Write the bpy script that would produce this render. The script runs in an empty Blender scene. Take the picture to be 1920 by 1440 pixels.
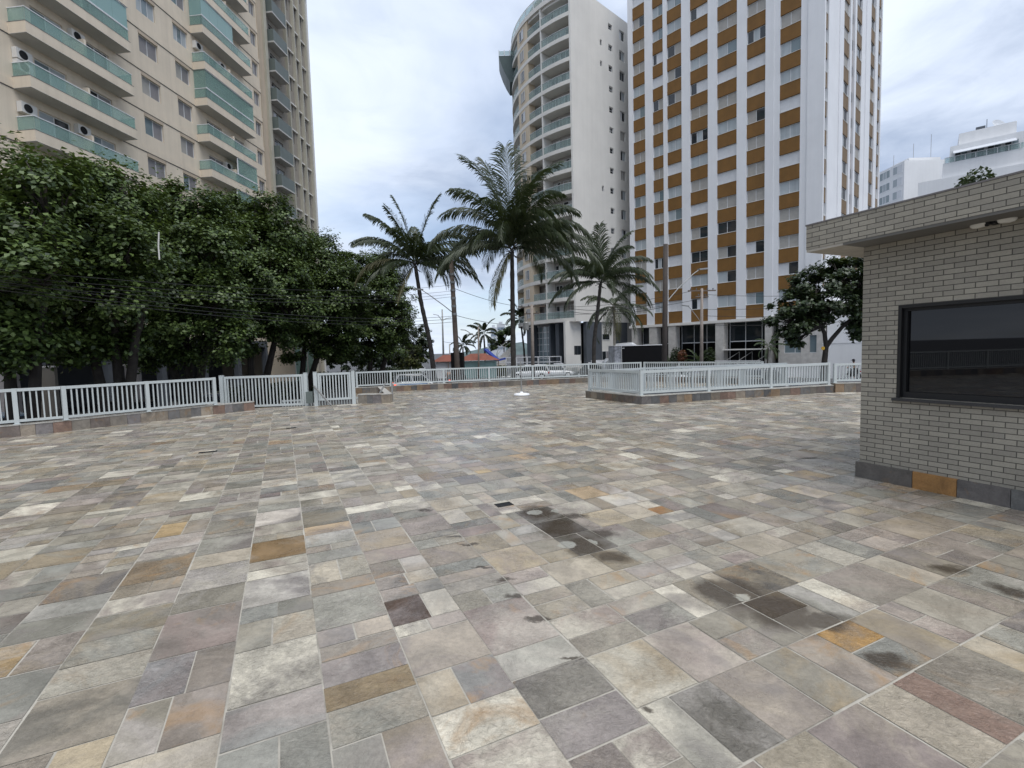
import bpy, math, random
import numpy as np
from mathutils import Vector, Matrix
random.seed(7); rng = np.random.default_rng(11)
SC = bpy.context.scene; COL = SC.collection
PI = math.pi; R = math.radians

# ---------------------------------------------------------------- camera
FOC, PITCH, ROLL, EYE = 912.0, R(3.87), R(-1.62), 1.75      # focal length in pixels of a 1920 wide picture
def cam_axes():
    M = np.array([[1,0,0],[0,0,-1],[0,1,0]], float)
    cp, sp = math.cos(PITCH), math.sin(PITCH); cr, sr = math.cos(ROLL), math.sin(ROLL)
    P = np.array([[1,0,0],[0,cp,-sp],[0,sp,cp]]); Z = np.array([[cr,-sr,0],[sr,cr,0],[0,0,1]])
    return Z @ P @ M
AX = cam_axes()
cam_d = bpy.data.cameras.new("camera"); cam = bpy.data.objects.new("camera", cam_d); COL.objects.link(cam)
cam.matrix_world = Matrix([[AX[0][0], -AX[1][0], -AX[2][0], 0], [AX[0][1], -AX[1][1], -AX[2][1], 0],
                           [AX[0][2], -AX[1][2], -AX[2][2], EYE], [0,0,0,1]])
cam_d.sensor_width = 36; cam_d.lens = FOC/1920*36; cam_d.clip_start = .05; cam_d.clip_end = 6000
SC.camera = cam
def ray(x, y): return AX.T @ np.array([(x-960)/FOC, (y-720)/FOC, 1.0])
def gnd(x, y, z=0.0):                     # where the sight line through a pixel of the photo meets height z
    d = ray(x, y); return d*((z-EYE)/d[2]) + np.array([0,0,EYE])
def at(x, y, Y):                          # where it meets depth Y
    d = ray(x, y); return d*(Y/d[1]) + np.array([0,0,EYE])
ST = -1.5                                 # street level (the terrace is at 0)

# ---------------------------------------------------------------- materials
def rgb(h):
    c = [int(h[i:i+2],16)/255 for i in (0,2,4)]
    return tuple(x/12.92 if x <= .04045 else ((x+.055)/1.055)**2.4 for x in c) + (1,)
class NT:
    def __init__(s, name):
        s.m = bpy.data.materials.new(name); s.m.use_nodes = True; s.t = s.m.node_tree; s.n = s.t.nodes
        s.b = s.n["Principled BSDF"]; s.out = s.n["Material Output"]
    def new(s, kind, **kw):
        n = s.n.new(kind)
        for k, v in kw.items():
            if k in n.inputs: n.inputs[k].default_value = v
            else: setattr(n, k, v)
        return n
    def link(s, a, b): s.t.links.new(a, b)
    def math(s, op, a, b=None, c=None, clamp=False):
        n = s.n.new("ShaderNodeMath"); n.operation = op; n.use_clamp = clamp
        for i, v in enumerate((a, b, c)):
            if v is None: continue
            if isinstance(v, (int, float)): n.inputs[i].default_value = v
            else: s.link(v, n.inputs[i])
        return n.outputs[0]
    def mix(s, f, a, b, blend="MIX"):
        n = s.n.new("ShaderNodeMix"); n.data_type = "RGBA"; n.blend_type = blend; n.clamp_factor = True
        for i, v in ((0, f), (6, a), (7, b)):
            if isinstance(v, (int, float)): n.inputs[i].default_value = v
            elif isinstance(v, tuple): n.inputs[i].default_value = v
            else: s.link(v, n.inputs[i])
        return n.outputs[2]
    def noise(s, vec, scale, detail=4, rough=.55, dist=0, out=0):
        n = s.n.new("ShaderNodeTexNoise"); n.inputs["Scale"].default_value = scale; n.inputs["Detail"].default_value = detail
        n.inputs["Roughness"].default_value = rough; n.inputs["Distortion"].default_value = dist
        if vec is not None: s.link(vec, n.inputs["Vector"])
        return n.outputs[out]
    def ramp(s, f, stops):
        n = s.n.new("ShaderNodeValToRGB"); e = n.color_ramp.elements
        while len(e) < len(stops): e.new(.5)
        for k, (p, c) in enumerate(stops): e[k].position = p; e[k].color = c if isinstance(c, tuple) else (c,c,c,1)
        s.link(f, n.inputs[0]); return n.outputs[0]
    def rng(s, f, a, b, c, d):
        n = s.n.new("ShaderNodeMapRange"); s.link(f, n.inputs[0])
        for i, v in enumerate((a,b,c,d)): n.inputs[i+1].default_value = v
        return n.outputs[0]
    def pos(s): return s.n.new("ShaderNodeNewGeometry").outputs["Position"]
    def uv(s): return s.n.new("ShaderNodeTexCoord").outputs["UV"]
    def bump(s, h, strength=.3, dist=.01):
        n = s.n.new("ShaderNodeBump"); n.inputs["Strength"].default_value = strength; n.inputs["Distance"].default_value = dist
        s.link(h, n.inputs["Height"]); s.link(n.outputs[0], s.b.inputs["Normal"])
def M(name, col, rough=.7, var=.12, scale=1.5, metal=0, spec=.5, streak=0, bump=0, bscale=40):
    """painted / plastered / stone surface: base colour with blotches and optional vertical rain streaks"""
    k = NT(name); k.b.inputs["Roughness"].default_value = rough; k.b.inputs["Metallic"].default_value = metal
    k.b.inputs["Specular IOR Level"].default_value = spec
    c = rgb(col) if isinstance(col, str) else col
    if var or streak:
        p = k.pos()
        f = k.rng(k.noise(p, scale, 5, .6), .3, .7, 1-var, 1+var)
        if streak:
            mp = k.new("ShaderNodeMapping"); mp.inputs["Scale"].default_value = (2.2, 2.2, .09); k.link(p, mp.inputs[0])
            g = k.rng(k.noise(mp.outputs[0], 1.0, 5, .65), .42, .75, 1, 1-streak)
            f = k.math("MULTIPLY", f, g)
        n = k.new("ShaderNodeVectorMath", operation="SCALE"); n.inputs[0].default_value = c[:3]; k.link(f, n.inputs["Scale"])
        k.link(n.outputs[0], k.b.inputs["Base Color"])
        if bump: k.bump(k.noise(p, bscale, 4), bump, .01)
    else: k.b.inputs["Base Color"].default_value = c
    return k.m
def glass_dark(name, col=(.02,.025,.03,1), rough=.04, spec=.6):
    k = NT(name); k.b.inputs["Base Color"].default_value = col; k.b.inputs["Roughness"].default_value = rough
    k.b.inputs["Specular IOR Level"].default_value = spec; return k.m
def glass_sheet(name, tint, body, fac):
    k = NT(name); k.b.inputs["Base Color"].default_value = body; k.b.inputs["Roughness"].default_value = .06
    t = k.new("ShaderNodeBsdfTransparent"); t.inputs[0].default_value = tint
    mx = k.new("ShaderNodeMixShader"); mx.inputs[0].default_value = fac
    k.link(t.outputs[0], mx.inputs[1]); k.link(k.b.outputs[0], mx.inputs[2]); k.link(mx.outputs[0], k.out.inputs[0]); return k.m
MT = dict(
    beige=M("beige_plaster", (.72,.625,.50,1), .85, .06, .5, streak=.12),
    beige2=M("beige_plaster_dark", (.52,.43,.33,1), .85, .08, .6, streak=.15),
    soffit=M("painted_soffit", (.50,.49,.47,1), .8, .05),
    edge=M("grey_drip_edge_and_shadow", (.16,.15,.15,1), .8, .1),
    cream_edge=M("cream_paint", (.46,.435,.355,1), .7, .06),
    greenpanel=M("grey_green_panel", (.125,.15,.14,1), .5, .08, .8, streak=.15),
    brownwall=M("taupe_render", (.32,.29,.25,1), .85, .08, .6, streak=.1),
    white=M("white_paint", (.78,.785,.80,1), .6, .04, .4, streak=.05),
    offwhite=M("offwhite_render", (.70,.68,.64,1), .8, .05, .35, streak=.05),
    band=M("slab_paint", (.72,.69,.64,1), .8, .05, .5, streak=.06),
    tan=M("tan_render", (.64,.53,.39,1), .8, .05, .5, streak=.08),
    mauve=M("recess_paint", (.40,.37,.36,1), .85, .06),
    ochre_side_light=M("ochre_panel_side_light", (.20,.135,.075,1), .75, .12, 1.2, streak=.12), orange=M("ochre_panel", (.195,.095,.020,1), .75, .12, 1.2, streak=.12),  # first is a copy of the ochre panel with the side face's lighting painted in
    slate=M("slate_cladding", (.075,.085,.10,1), .6, .12),
    alu=M("aluminium_frame", (.62,.63,.64,1), .45, .03, spec=.5),
    shutter=M("beige_shutter", (.36,.345,.32,1), .7, .08, 3),
    shutter_w=M("white_shutter", (.62,.63,.65,1), .6, .05, 3),
    shutter_g=M("grey_shutter", (.23,.22,.225,1), .6, .08, 3),
    curtain=M("curtain_cloth", (.42,.46,.48,1), .9, .05, 2, streak=.22),
    dark=M("dark_interior", (.012,.012,.013,1), .9, 0),
    glass=glass_dark("window_glass"), glass_b=glass_dark("bluish_glass", (.17,.22,.24,1), .05, .6),
    teal=glass_sheet("teal_balcony_glass", (.86,.95,.93,1), (.36,.51,.47,1), .38),
    teal_pane=glass_sheet("teal_curtain_glass", (.80,.92,.90,1), (.36,.54,.53,1), .62),
    pale_glass=glass_sheet("pale_balcony_glass", (.88,.94,.93,1), (.34,.42,.41,1), .34),
    fence=M("white_fence_paint", (.50,.535,.53,1), .45, .05, 2, spec=.5),
    black=M("black_metal", (.006,.006,.0065,1), .55, .1), tarp=M("black_box_paint", (.006,.006,.007,1), .8, .1, spec=.15), rubber=M("rubber", (.018,.018,.018,1), .85, .1),
    asphalt=M("asphalt", (.10,.10,.103,1), .95, .18, .35, spec=.15), concrete=M("concrete", (.34,.33,.31,1), .85, .15, .8, streak=.1),
    whiteline=M("road_paint", (.6,.6,.58,1), .7, .2, 3), pavement=M("pavement_slabs", (.30,.29,.28,1), .85, .15, .8),
    wood=M("weathered_wood_pole", (.16,.125,.10,1), .85, .25, 3, streak=.2), wood_d=M("dark_wood_pole", (.055,.045,.04,1), .85, .25, 3),
    concpole=M("concrete_pole", (.27,.23,.20,1), .85, .15, 2), galv=M("galvanised_steel", (.30,.30,.29,1), .45, .1, 2, metal=.3),
    car_white=M("white_car_paint", (.75,.76,.77,1), .25, 0, spec=.6), car_grey=M("grey_car_paint", (.10,.12,.15,1), .25, 0, spec=.6),
    car_blue=M("blue_grey_car_paint", (.22,.29,.36,1), .25, 0, spec=.6), car_black=M("black_car_paint", (.012,.012,.014,1), .2, 0, spec=.6),
    taillight=M("red_lens", (.45,.02,.015,1), .25, 0), headlight=M("clear_lens", (.7,.72,.74,1), .15, 0), bluepaint=M("blue_livery", (.03,.22,.55,1), .3, 0),
    red=M("red_roof_tile", (.21,.070,.045,1), .8, .15, 1.5), bluecloth=M("blue_plastic", (.03,.06,.32,1), .5, .1),
    skin=M("skin", (.30,.18,.12,1), .6, 0), cloth_g=M("dark_green_cloth", (.03,.07,.055,1), .9, .15, 6), cloth_k=M("dark_cloth", (.02,.02,.025,1), .9, .15, 6),
    granite=M("black_granite", (.03,.03,.032,1), .35, .3, 60), soil=M("soil", (.06,.045,.03,1), .95, .3, 4),
    far=M("far_tower_render", (.55,.57,.60,1), .9, .05), farglass=M("far_glazing", (.22,.27,.33,1), .3, .1, .3),
    wfar=M("white_render_block", (.74,.74,.74,1), .8, .04, .3, streak=.05), hill=M("hill_green", (.085,.115,.115,1), .95, .4, .08),
    lampw=M("opal_plastic", (.62,.61,.57,1), .4, 0), poster=M("crinkled_grey_film", (.28,.29,.32,1), .35, .7, 2.5), gold=M("yellow_sign", (.65,.38,.03,1), .5, 0),
)
# "lampshade" of emission for the vehicle lamps that are lit in the photo
def lit(name, col, s):
    k = NT(name); k.b.inputs["Base Color"].default_value = col; k.b.inputs["Emission Color"].default_value = col
    k.b.inputs["Emission Strength"].default_value = s; return k.m
MT["brake"] = lit("lit_brake_lamp", (1,.08,.02,1), 1.6)

# ---------------------------------------------------------------- objects
def tag(o, label=None, cat=None, group=None, kind=None):
    if label: o["label"] = label
    if cat: o["category"] = cat
    if group: o["group"] = group
    if kind: o["kind"] = kind
    return o
def thing(name, label, cat, loc=(0,0,0), group=None, rz=0):
    o = bpy.data.objects.new(name, None); COL.objects.link(o); o.location = [float(v) for v in loc]; o.rotation_euler = (0,0,rz)
    o.empty_display_size = .2
    return tag(o, label, cat, group)
def rootloc(o):
    while o.parent: o = o.parent
    return np.array(o.location)
def mesh_obj(name, V, F, mats, parent=None, local=False, mi=None, smooth=False, base=None, uv=False, color=None):
    V = np.asarray(V, float).reshape(-1,3); o3 = np.zeros(3)
    if not local:
        if parent is not None: o3 = rootloc(parent)
        else:
            o3 = np.array([(V[:,0].min()+V[:,0].max())/2, (V[:,1].min()+V[:,1].max())/2, V[:,2].min()]) if base is None else np.array(base, float)
    me = bpy.data.meshes.new(name)
    if isinstance(F, np.ndarray):
        n = F.shape[1]; me.vertices.add(len(V)); me.vertices.foreach_set("co", (V-o3).astype(np.float32).ravel())
        me.loops.add(F.size); me.loops.foreach_set("vertex_index", F.astype(np.int32).ravel())
        me.polygons.add(len(F)); me.polygons.foreach_set("loop_start", np.arange(0, F.size, n, dtype=np.int32))
        me.update(calc_edges=True)
    else: me.from_pydata([tuple(v) for v in (V-o3)], [], F)
    for m in (mats if isinstance(mats, (list, tuple)) else [mats]): me.materials.append(MT[m] if isinstance(m, str) else m)
    if mi is not None: me.polygons.foreach_set("material_index", np.array(mi, np.int32))
    if smooth: me.polygons.foreach_set("use_smooth", np.ones(len(me.polygons), bool))
    if uv:
        L = me.uv_layers.new(name="uv"); d = np.zeros((len(me.loops), 2), np.float32)
        for p in me.polygons:
            nx, ny, nz = p.normal
            for li in p.loop_indices:
                c = V[me.loops[li].vertex_index]
                if abs(nz) < .7:
                    h = math.hypot(nx, ny); d[li] = ((c[0]*-ny + c[1]*nx)/h, c[2])
                else: d[li] = (c[0]*uv[0]+c[1]*uv[1], -c[0]*uv[1]+c[1]*uv[0]) if isinstance(uv, tuple) else (c[0], c[1])
        L.data.foreach_set("uv", d.ravel())
    if color is not None:
        a = me.color_attributes.new("col", "FLOAT_COLOR", "CORNER"); fc = np.repeat(np.array(color, np.float32), [p.loop_total for p in me.polygons], axis=0)
        a.data.foreach_set("color", fc.ravel())
    me.validate(); me.update()
    o = bpy.data.objects.new(name, me); COL.objects.link(o)
    if parent is not None: o.parent = parent
    else: o.location = o3
    return o
class Fr:                                   # upright plane frame: u along the face, v out of it, z up
    def __init__(s, o, u, n=None):
        s.o = np.array(o[:2], float); s.u = np.array(u, float)/np.hypot(*u)
        s.n = np.array([s.u[1], -s.u[0]]) if n is None else np.array(n, float)/np.hypot(*n)
    def p(s, u, v, z): q = s.o + s.u*u + s.n*v; return (q[0], q[1], z)
WF = Fr((0,0), (1,0), (0,1))
class MB:
    def __init__(s): s.V=[]; s.F=[]; s.I=[]; s.C=[]
    def add(s, vs, fs, m=0, c=None):
        b = len(s.V); s.V += [tuple(map(float, v)) for v in vs]
        for f in fs: s.F.append(tuple(b+i for i in f)); s.I.append(m); s.C.append(c or (1,1,1,1))
        return s
    def box(s, fr, u0, u1, v0, v1, z0, z1, m=0, c=None, skip=()):
        P = [fr.p(u,v,z) for z in (z0,z1) for v in (v0,v1) for u in (u0,u1)]
        F = dict(b=(0,2,3,1), t=(4,5,7,6), f=(2,6,7,3), k=(0,1,5,4), l=(0,4,6,2), r=(1,3,7,5))
        a = np.cross(np.array(P[1])-P[0], np.array(P[2])-P[0])
        fs = [f for k, f in F.items() if k not in skip]
        if a[2] < 0: fs = [f[::-1] for f in fs]
        return s.add(P, fs, m, c)
    def bar(s, a, b, w, h=None, m=0, c=None):          # square bar between two points
        a = np.array(a, float); b = np.array(b, float); d = (b-a)/np.linalg.norm(b-a); h = h or w
        x = np.cross(d, (0,0,1)) if abs(d[2]) < .95 else np.array((1.,0,0)); x /= np.linalg.norm(x); y = np.cross(x, d)
        P = [p + x*i*w/2 + y*j*h/2 for p in (a,b) for i, j in ((-1,-1),(1,-1),(1,1),(-1,1))]
        return s.add(P, [(3,2,1,0),(4,5,6,7),(0,1,5,4),(1,2,6,5),(2,3,7,6),(3,0,4,7)], m, c)
    def tube(s, path, rad, n=8, m=0, cap=True):
        path = [np.array(p, float) for p in path]; rad = [rad]*len(path) if isinstance(rad, (int,float)) else rad
        b = len(s.V); ref = None
        for i, p in enumerate(path):
            d = path[min(i+1,len(path)-1)] - path[max(i-1,0)]; d /= np.linalg.norm(d)
            x = np.cross(d, (0,0,1.) if abs(d[2]) < .97 else (0,1.,0)) if ref is None else ref - d*(ref@d)
            x /= np.linalg.norm(x); ref = x; y = np.cross(d, x)
            for k in range(n):
                t = 2*PI*k/n; s.V.append(tuple(p + rad[i]*(x*math.cos(t)+y*math.sin(t))))
        for i in range(len(path)-1):
            for k in range(n):
                s.F.append((b+i*n+k, b+i*n+(k+1)%n, b+(i+1)*n+(k+1)%n, b+(i+1)*n+k)); s.I.append(m); s.C.append((1,1,1,1))
        if cap:
            for f in (tuple(b+k for k in range(n))[::-1], tuple(b+(len(path)-1)*n+k for k in range(n))): s.F.append(f); s.I.append(m); s.C.append((1,1,1,1))
        return s
    def lathe(s, c, prof, n=20, m=0, axis=None):
        b = len(s.V)
        for r, z in prof:
            for k in range(n):
                t = 2*PI*k/n; p = np.array((r*math.cos(t), r*math.sin(t), z))
                if axis is not None: p = axis @ p
                s.V.append(tuple(p + np.array(c, float)))
        for i in range(len(prof)-1):
            for k in range(n): s.F.append((b+i*n+k, b+i*n+(k+1)%n, b+(i+1)*n+(k+1)%n, b+(i+1)*n+k)); s.I.append(m); s.C.append((1,1,1,1))
        return s
    def prism(s, poly, z0, z1, m=0, bottom=True):
        n = len(poly); ar = sum(poly[i][0]*poly[(i+1)%n][1]-poly[(i+1)%n][0]*poly[i][1] for i in range(n))
        if ar < 0: poly = poly[::-1]
        vs = [(x,y,z) for z in (z0,z1) for x, y in poly]
        fs = [tuple(range(n,2*n))] + [(i,(i+1)%n,n+(i+1)%n,n+i) for i in range(n)]
        if bottom: fs.append(tuple(range(n))[::-1])
        return s.add(vs, fs, m)
    def build(s, name, mats, parent=None, **kw):
        color = s.C if kw.pop("colors", False) else None
        return mesh_obj(name, s.V, s.F, mats, parent, mi=s.I, color=color, **kw)
def kids(o): return [c for c in o.children]
def copy_tree(o, parent=None):
    c = o.copy(); COL.objects.link(c); c.parent = parent
    for ch in kids(o): copy_tree(ch, c)
    return c
def structure(o): o["kind"] = "structure"; return o
LIM = 100
def seen_size(p):                          # how large a piece at p shows (used to choose which repeats become parts)
    return -np.linalg.norm(np.array(p)-np.array([0,0,EYE]))
# ---------------------------------------------------------------- sky, sun
SC.view_settings.view_transform = "Standard"; SC.view_settings.look = "None"; SC.view_settings.exposure = 0.45; SC.view_settings.gamma = 1
SUN_EL, SUN_AZ = R(66), R(148)            # azimuth measured clockwise from +Y (the camera's forward direction)
W = bpy.data.worlds.new("World"); SC.world = W; W.use_nodes = True
wt = W.node_tree; wn = wt.nodes; wl = wt.links
bg = wn["Background"]; wout = wn["World Output"]
sky = wn.new("ShaderNodeTexSky"); sky.sky_type = "NISHITA"; sky.sun_disc = False; sky.sun_elevation = SUN_EL; sky.sun_rotation = SUN_AZ
wl.new(sky.outputs[0], bg.inputs[0]); bg.inputs[1].default_value = .13
tc = wn.new("ShaderNodeTexCoord"); sep = wn.new("ShaderNodeSeparateXYZ"); wl.new(tc.outputs["Generated"], sep.inputs[0])
def wm(op, a, b=None, c=None):
    n = wn.new("ShaderNodeMath"); n.operation = op
    for i, v in enumerate((a,b,c)):
        if v is None: continue
        if isinstance(v, (int,float)): n.inputs[i].default_value = v
        else: wl.new(v, n.inputs[i])
    return n.outputs[0]
zc = wm("ADD", wm("MAXIMUM", sep.outputs[2], 0.0), .16)       # clouds lie on a flat deck above the town
comb = wn.new("ShaderNodeCombineXYZ")
wl.new(wm("DIVIDE", sep.outputs[0], zc), comb.inputs[0]); wl.new(wm("DIVIDE", sep.outputs[1], zc), comb.inputs[1])
def wnoise(scale, off, detail=6, rough=.55, dist=.3):
    mp = wn.new("ShaderNodeMapping"); mp.inputs["Location"].default_value = off; wl.new(comb.outputs[0], mp.inputs[0])
    n = wn.new("ShaderNodeTexNoise"); n.inputs["Scale"].default_value = scale; n.inputs["Detail"].default_value = detail
    n.inputs["Roughness"].default_value = rough; n.inputs["Distortion"].default_value = dist; wl.new(mp.outputs[0], n.inputs["Vector"]); return n.outputs[0]
def wrange(f, a, b, c, d, t="SMOOTHSTEP"):
    n = wn.new("ShaderNodeMapRange"); n.interpolation_type = t; wl.new(f, n.inputs[0])
    for i, v in enumerate((a,b,c,d)): n.inputs[i+1].default_value = v
    return n.outputs[0]
def wmix(f, a, b):
    n = wn.new("ShaderNodeMix"); n.data_type = "RGBA"
    for i, v in ((0,f),(6,a),(7,b)):
        if isinstance(v, (int,float,tuple)): n.inputs[i].default_value = v
        else: wl.new(v, n.inputs[i])
    return n.outputs[2]
big = wnoise(.50, (9.4, 3.1, 0), 4, .45); fine = wnoise(1.9, (7.3, 2.2, 0), 7, .58, .6); wisp = wnoise(5.0, (1.1, 5.0, 0), 6, .6, .8)
dens = wm("ADD", wm("MULTIPLY", big, .76), wm("MULTIPLY", fine, .24))
shade = wrange(wm("ADD", dens, wm("MULTIPLY", wm("SUBTRACT", wisp, .5), .10)), .38, .62, 0, 1)
cloud = wmix(shade, (.70,.77,.89,1), (.27,.34,.475,1))         # bright thin deck to heavier blue-grey cloud
hz = wrange(sep.outputs[2], 0.0, .30, 1, 0)
cloud = wmix(wm("MULTIPLY", hz, .65), cloud, (.62,.69,.80,1))
bg2 = wn.new("ShaderNodeBackground"); wl.new(cloud, bg2.inputs[0]); bg2.inputs[1].default_value = 1.0
cover = wrange(wm("ADD", wnoise(.55, (3.1, 9.4, 0), 5, .5), wm("MULTIPLY", wisp, .12)), .36, .50, .55, .97)
mxs = wn.new("ShaderNodeMixShader"); wl.new(cover, mxs.inputs[0]); wl.new(bg.outputs[0], mxs.inputs[1]); wl.new(bg2.outputs[0], mxs.inputs[2])
wl.new(mxs.outputs[0], wout.inputs[0])
sd = bpy.data.lights.new("sun", "SUN"); sd.energy = 1.75; sd.angle = R(40); sd.color = (1, .972, .93)
so = bpy.data.objects.new("sun", sd); COL.objects.link(so)
sv = Vector((math.sin(SUN_AZ)*math.cos(SUN_EL), math.cos(SUN_AZ)*math.cos(SUN_EL), math.sin(SUN_EL)))
so.rotation_euler = sv.to_track_quat("Z", "Y").to_euler(); so.location = (0,0,60)

# ---------------------------------------------------------------- street level
g = MB(); g.prism([(-2500,-2500),(2500,-2500),(2500,2500),(-2500,2500)], ST-.5, ST); structure(g.build("street", "asphalt"))
# ---------------------------------------------------------------- terrace outline
YA = R(25.2); ad = np.array([-math.sin(YA), math.cos(YA)]); bd = np.array([math.cos(YA), math.sin(YA)])
def ab(a, b): return a*ad + b*bd
EDGE = [(-22,-14),(17,-14),(17,16.35),(11.15,16.81),(11.3,19.4),(10.8,21.0),(6.8,25.2),(4.05,25.4),(1.09,24.81),(-3.33,23.78),(-5.75,22.85),(-7.25,22.3),
        (-5.66,17.61),(-7.2,17.3),(-10.3,17.0),(-9.57,15.47),(-11.69,12.28),(-12.37,11.63),(-22,1.2)]
PIT = [(2.63,17.39),(3.96,14.86),(10.95,16.76),(10.8,19.3),(5.0,18.5)]
def inside(p, poly):
    r = False; n = len(poly)
    for i in range(n):
        a, b = poly[i], poly[(i+1)%n]
        if (a[1] > p[1]) != (b[1] > p[1]) and p[0] < (b[0]-a[0])*(p[1]-a[1])/(b[1]-a[1])+a[0]: r = not r
    return r
def clip_half(poly, a, b):                 # keep the part to the left of a -> b
    out = []; n = len(poly)
    s = [(b[0]-a[0])*(p[1]-a[1])-(b[1]-a[1])*(p[0]-a[0]) for p in poly]
    for i in range(n):
        j = (i+1) % n
        if s[i] >= 0: out.append(poly[i])
        if s[i]*s[j] < 0:
            t = s[i]/(s[i]-s[j]); out.append((poly[i][0]+(poly[j][0]-poly[i][0])*t, poly[i][1]+(poly[j][1]-poly[i][1])*t))
    return out
def seg_dist(p, a, b):
    a = np.array(a); b = np.array(b); p = np.array(p); t = np.clip(((p-a)@(b-a))/((b-a)@(b-a)), 0, 1); return np.linalg.norm(p-a-(b-a)*t)
import bmesh
bm_ = bmesh.new()
for l in (EDGE, PIT):
    vs = [bm_.verts.new((x,y,0)) for x,y in l]
    for i in range(len(vs)): bm_.edges.new((vs[i], vs[(i+1)%len(vs)]))
bmesh.ops.triangle_fill(bm_, use_beauty=True, use_dissolve=False, edges=bm_.edges[:], normal=(0,0,1))
gm = MB()
for f in bm_.faces:
    q = [np.array(v.co) for v in f.verts]; gm.add(q, [(0,1,2) if np.cross(q[1]-q[0], q[2]-q[0])[2] > 0 else (0,2,1)])
bm_.free()
k = NT("sandy_grout"); p = k.pos(); k.link(k.mix(k.rng(k.noise(p, 1.1, 6, .65), .50, .68, 0, .85), k.mix(k.rng(k.noise(p, 9, 4, .6), .3, .7, 0, 1), (.47,.44,.38,1), (.36,.335,.285,1)), (.14,.125,.105,1)), k.b.inputs["Base Color"]); k.b.inputs["Roughness"].default_value = .9; MT["grout"] = k.m
structure(gm.build("terrace_bed", "grout"))
wm_ = MB()
for poly, flip in ((EDGE, 1), (PIT, -1)):
    for i in range(len(poly)):
        a, b = poly[i], poly[(i+1)%len(poly)]
        q = [(a[0],a[1],ST-.3),(b[0],b[1],ST-.3),(b[0],b[1],-.002),(a[0],a[1],-.002)]
        wm_.add(q, [(0,1,2,3) if flip > 0 else (3,2,1,0)])
structure(wm_.build("terrace_retaining_face", "offwhite"))

# stone paving: colour per slab, detail from the material
PAL = [((.335,.32,.29),18),((.27,.275,.265),14),((.22,.232,.235),10),((.43,.415,.385),14),((.375,.345,.30),11),((.30,.265,.235),9),((.265,.235,.225),7),
       ((.60,.585,.54),12),((.42,.36,.27),4),((.35,.26,.17),2),((.26,.17,.10),1.0),((.155,.15,.145),2),((.36,.32,.31),8)]
PW = np.array([w for _, w in PAL]); PW = PW/PW.sum()
def slab_col(r=rng):
    c = (np.array(PAL[r.choice(len(PAL), p=PW)][0])*.78 + .22*np.array((.32,.305,.28))) * r.uniform(.72,1.26)*np.array((.98,.925,.81))
    return (*c, r.uniform(0,1))
FIX = [((773,1125),(.085,.055,.038)),((330,1295),(.60,.59,.55)),((395,1170),(.24,.225,.215)),((510,1095),(.46,.46,.44)),((545,1037),(.22,.155,.085)),((500,975),(.55,.53,.50)),
  ((690,1290),(.22,.175,.115)),((740,1385),(.27,.245,.235)),((675,1235),(.44,.44,.43)),((860,1265),(.24,.245,.24)),((520,930),(.33,.25,.23)),((1245,955),(.38,.19,.07)),((1085,1390),(.43,.42,.37)),((1160,1310),(.26,.245,.245)),((940,1160),(.38,.36,.335)),((345,980),(.46,.36,.22)),
  ((1590,1205),(.42,.27,.11)),((1645,1250),(.20,.20,.185)),((1400,1105),(.12,.115,.105)),((1470,1150),(.19,.155,.105)),((1660,1020),(.33,.20,.10)),((1845,1330),(.27,.20,.17)),
  ((1610,1390),(.24,.215,.21)),((1245,1210),(.36,.345,.335)),((1310,1200),(.40,.38,.34)),((300,870),(.30,.28,.29)),((60,1210),(.36,.27,.15)),((480,1330),(.25,.265,.265)),
  ((340,1230),(.27,.275,.285)),((1550,895),(.42,.34,.22)),((1720,910),(.42,.37,.30)),((900,885),(.46,.35,.17)),((985,855),(.50,.38,.24)),((1010,770),(.40,.30,.22))]
FIXP = [(np.array(gnd(*q)[:2]), c) for q, c in FIX]
tv = MB(); forced = None
GR = .0046
def lay(pts):
    c = np.mean(pts, axis=0); q = tuple(c)
    if not inside(q, EDGE) and min(seg_dist(q, EDGE[i], EDGE[(i+1)%len(EDGE)]) for i in range(len(EDGE))) > .45: return
    poly = [tuple(p) for p in pts]
    for P, sgn in ((EDGE, 1), (PIT, -1)):
        n = len(P)
        for i in range(n):
            a, b = P[i], P[(i+1)%n]
            if seg_dist(q, a, b) < .62 and any(seg_dist(p, a, b) < .75 for p in poly):
                poly = clip_half(poly, a, b) if sgn > 0 else clip_half(poly, b, a) if (inside(q, PIT) or seg_dist(q, a, b) < .5) else poly
                if len(poly) < 3: return
    cc = np.mean(poly, axis=0)
    if inside(tuple(cc), PIT) or not inside(tuple(cc), EDGE): return
    # the part of the terrace that can be seen: skip what lies behind the booth and far behind the camera
    if cc[1] < -9: return
    col = slab_col()
    if forced: col = (*forced, .02)
    for fp, fc in FIXP:
        if inside(tuple(fp), poly): col = (fc[0]*.95, fc[1]*.88, fc[2]*.80, col[3])
    z = .0032 + rng.uniform(-.0005,.0005); tx, ty = rng.normal(0,.0012,2)
    tv.add([(x, y, z + (x-cc[0])*tx + (y-cc[1])*ty) for x, y in poly], [tuple(range(len(poly)))], 0, col)
def rect(a0, a1, b0, b1):
    j = lambda: rng.uniform(-.004,.004)
    a0 += GR + j(); a1 -= GR + j(); b0 += GR + j(); b1 -= GR + j()
    lay([ab(a0,b0), ab(a1,b0), ab(a1,b1), ab(a0,b1)][::-1])
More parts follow.
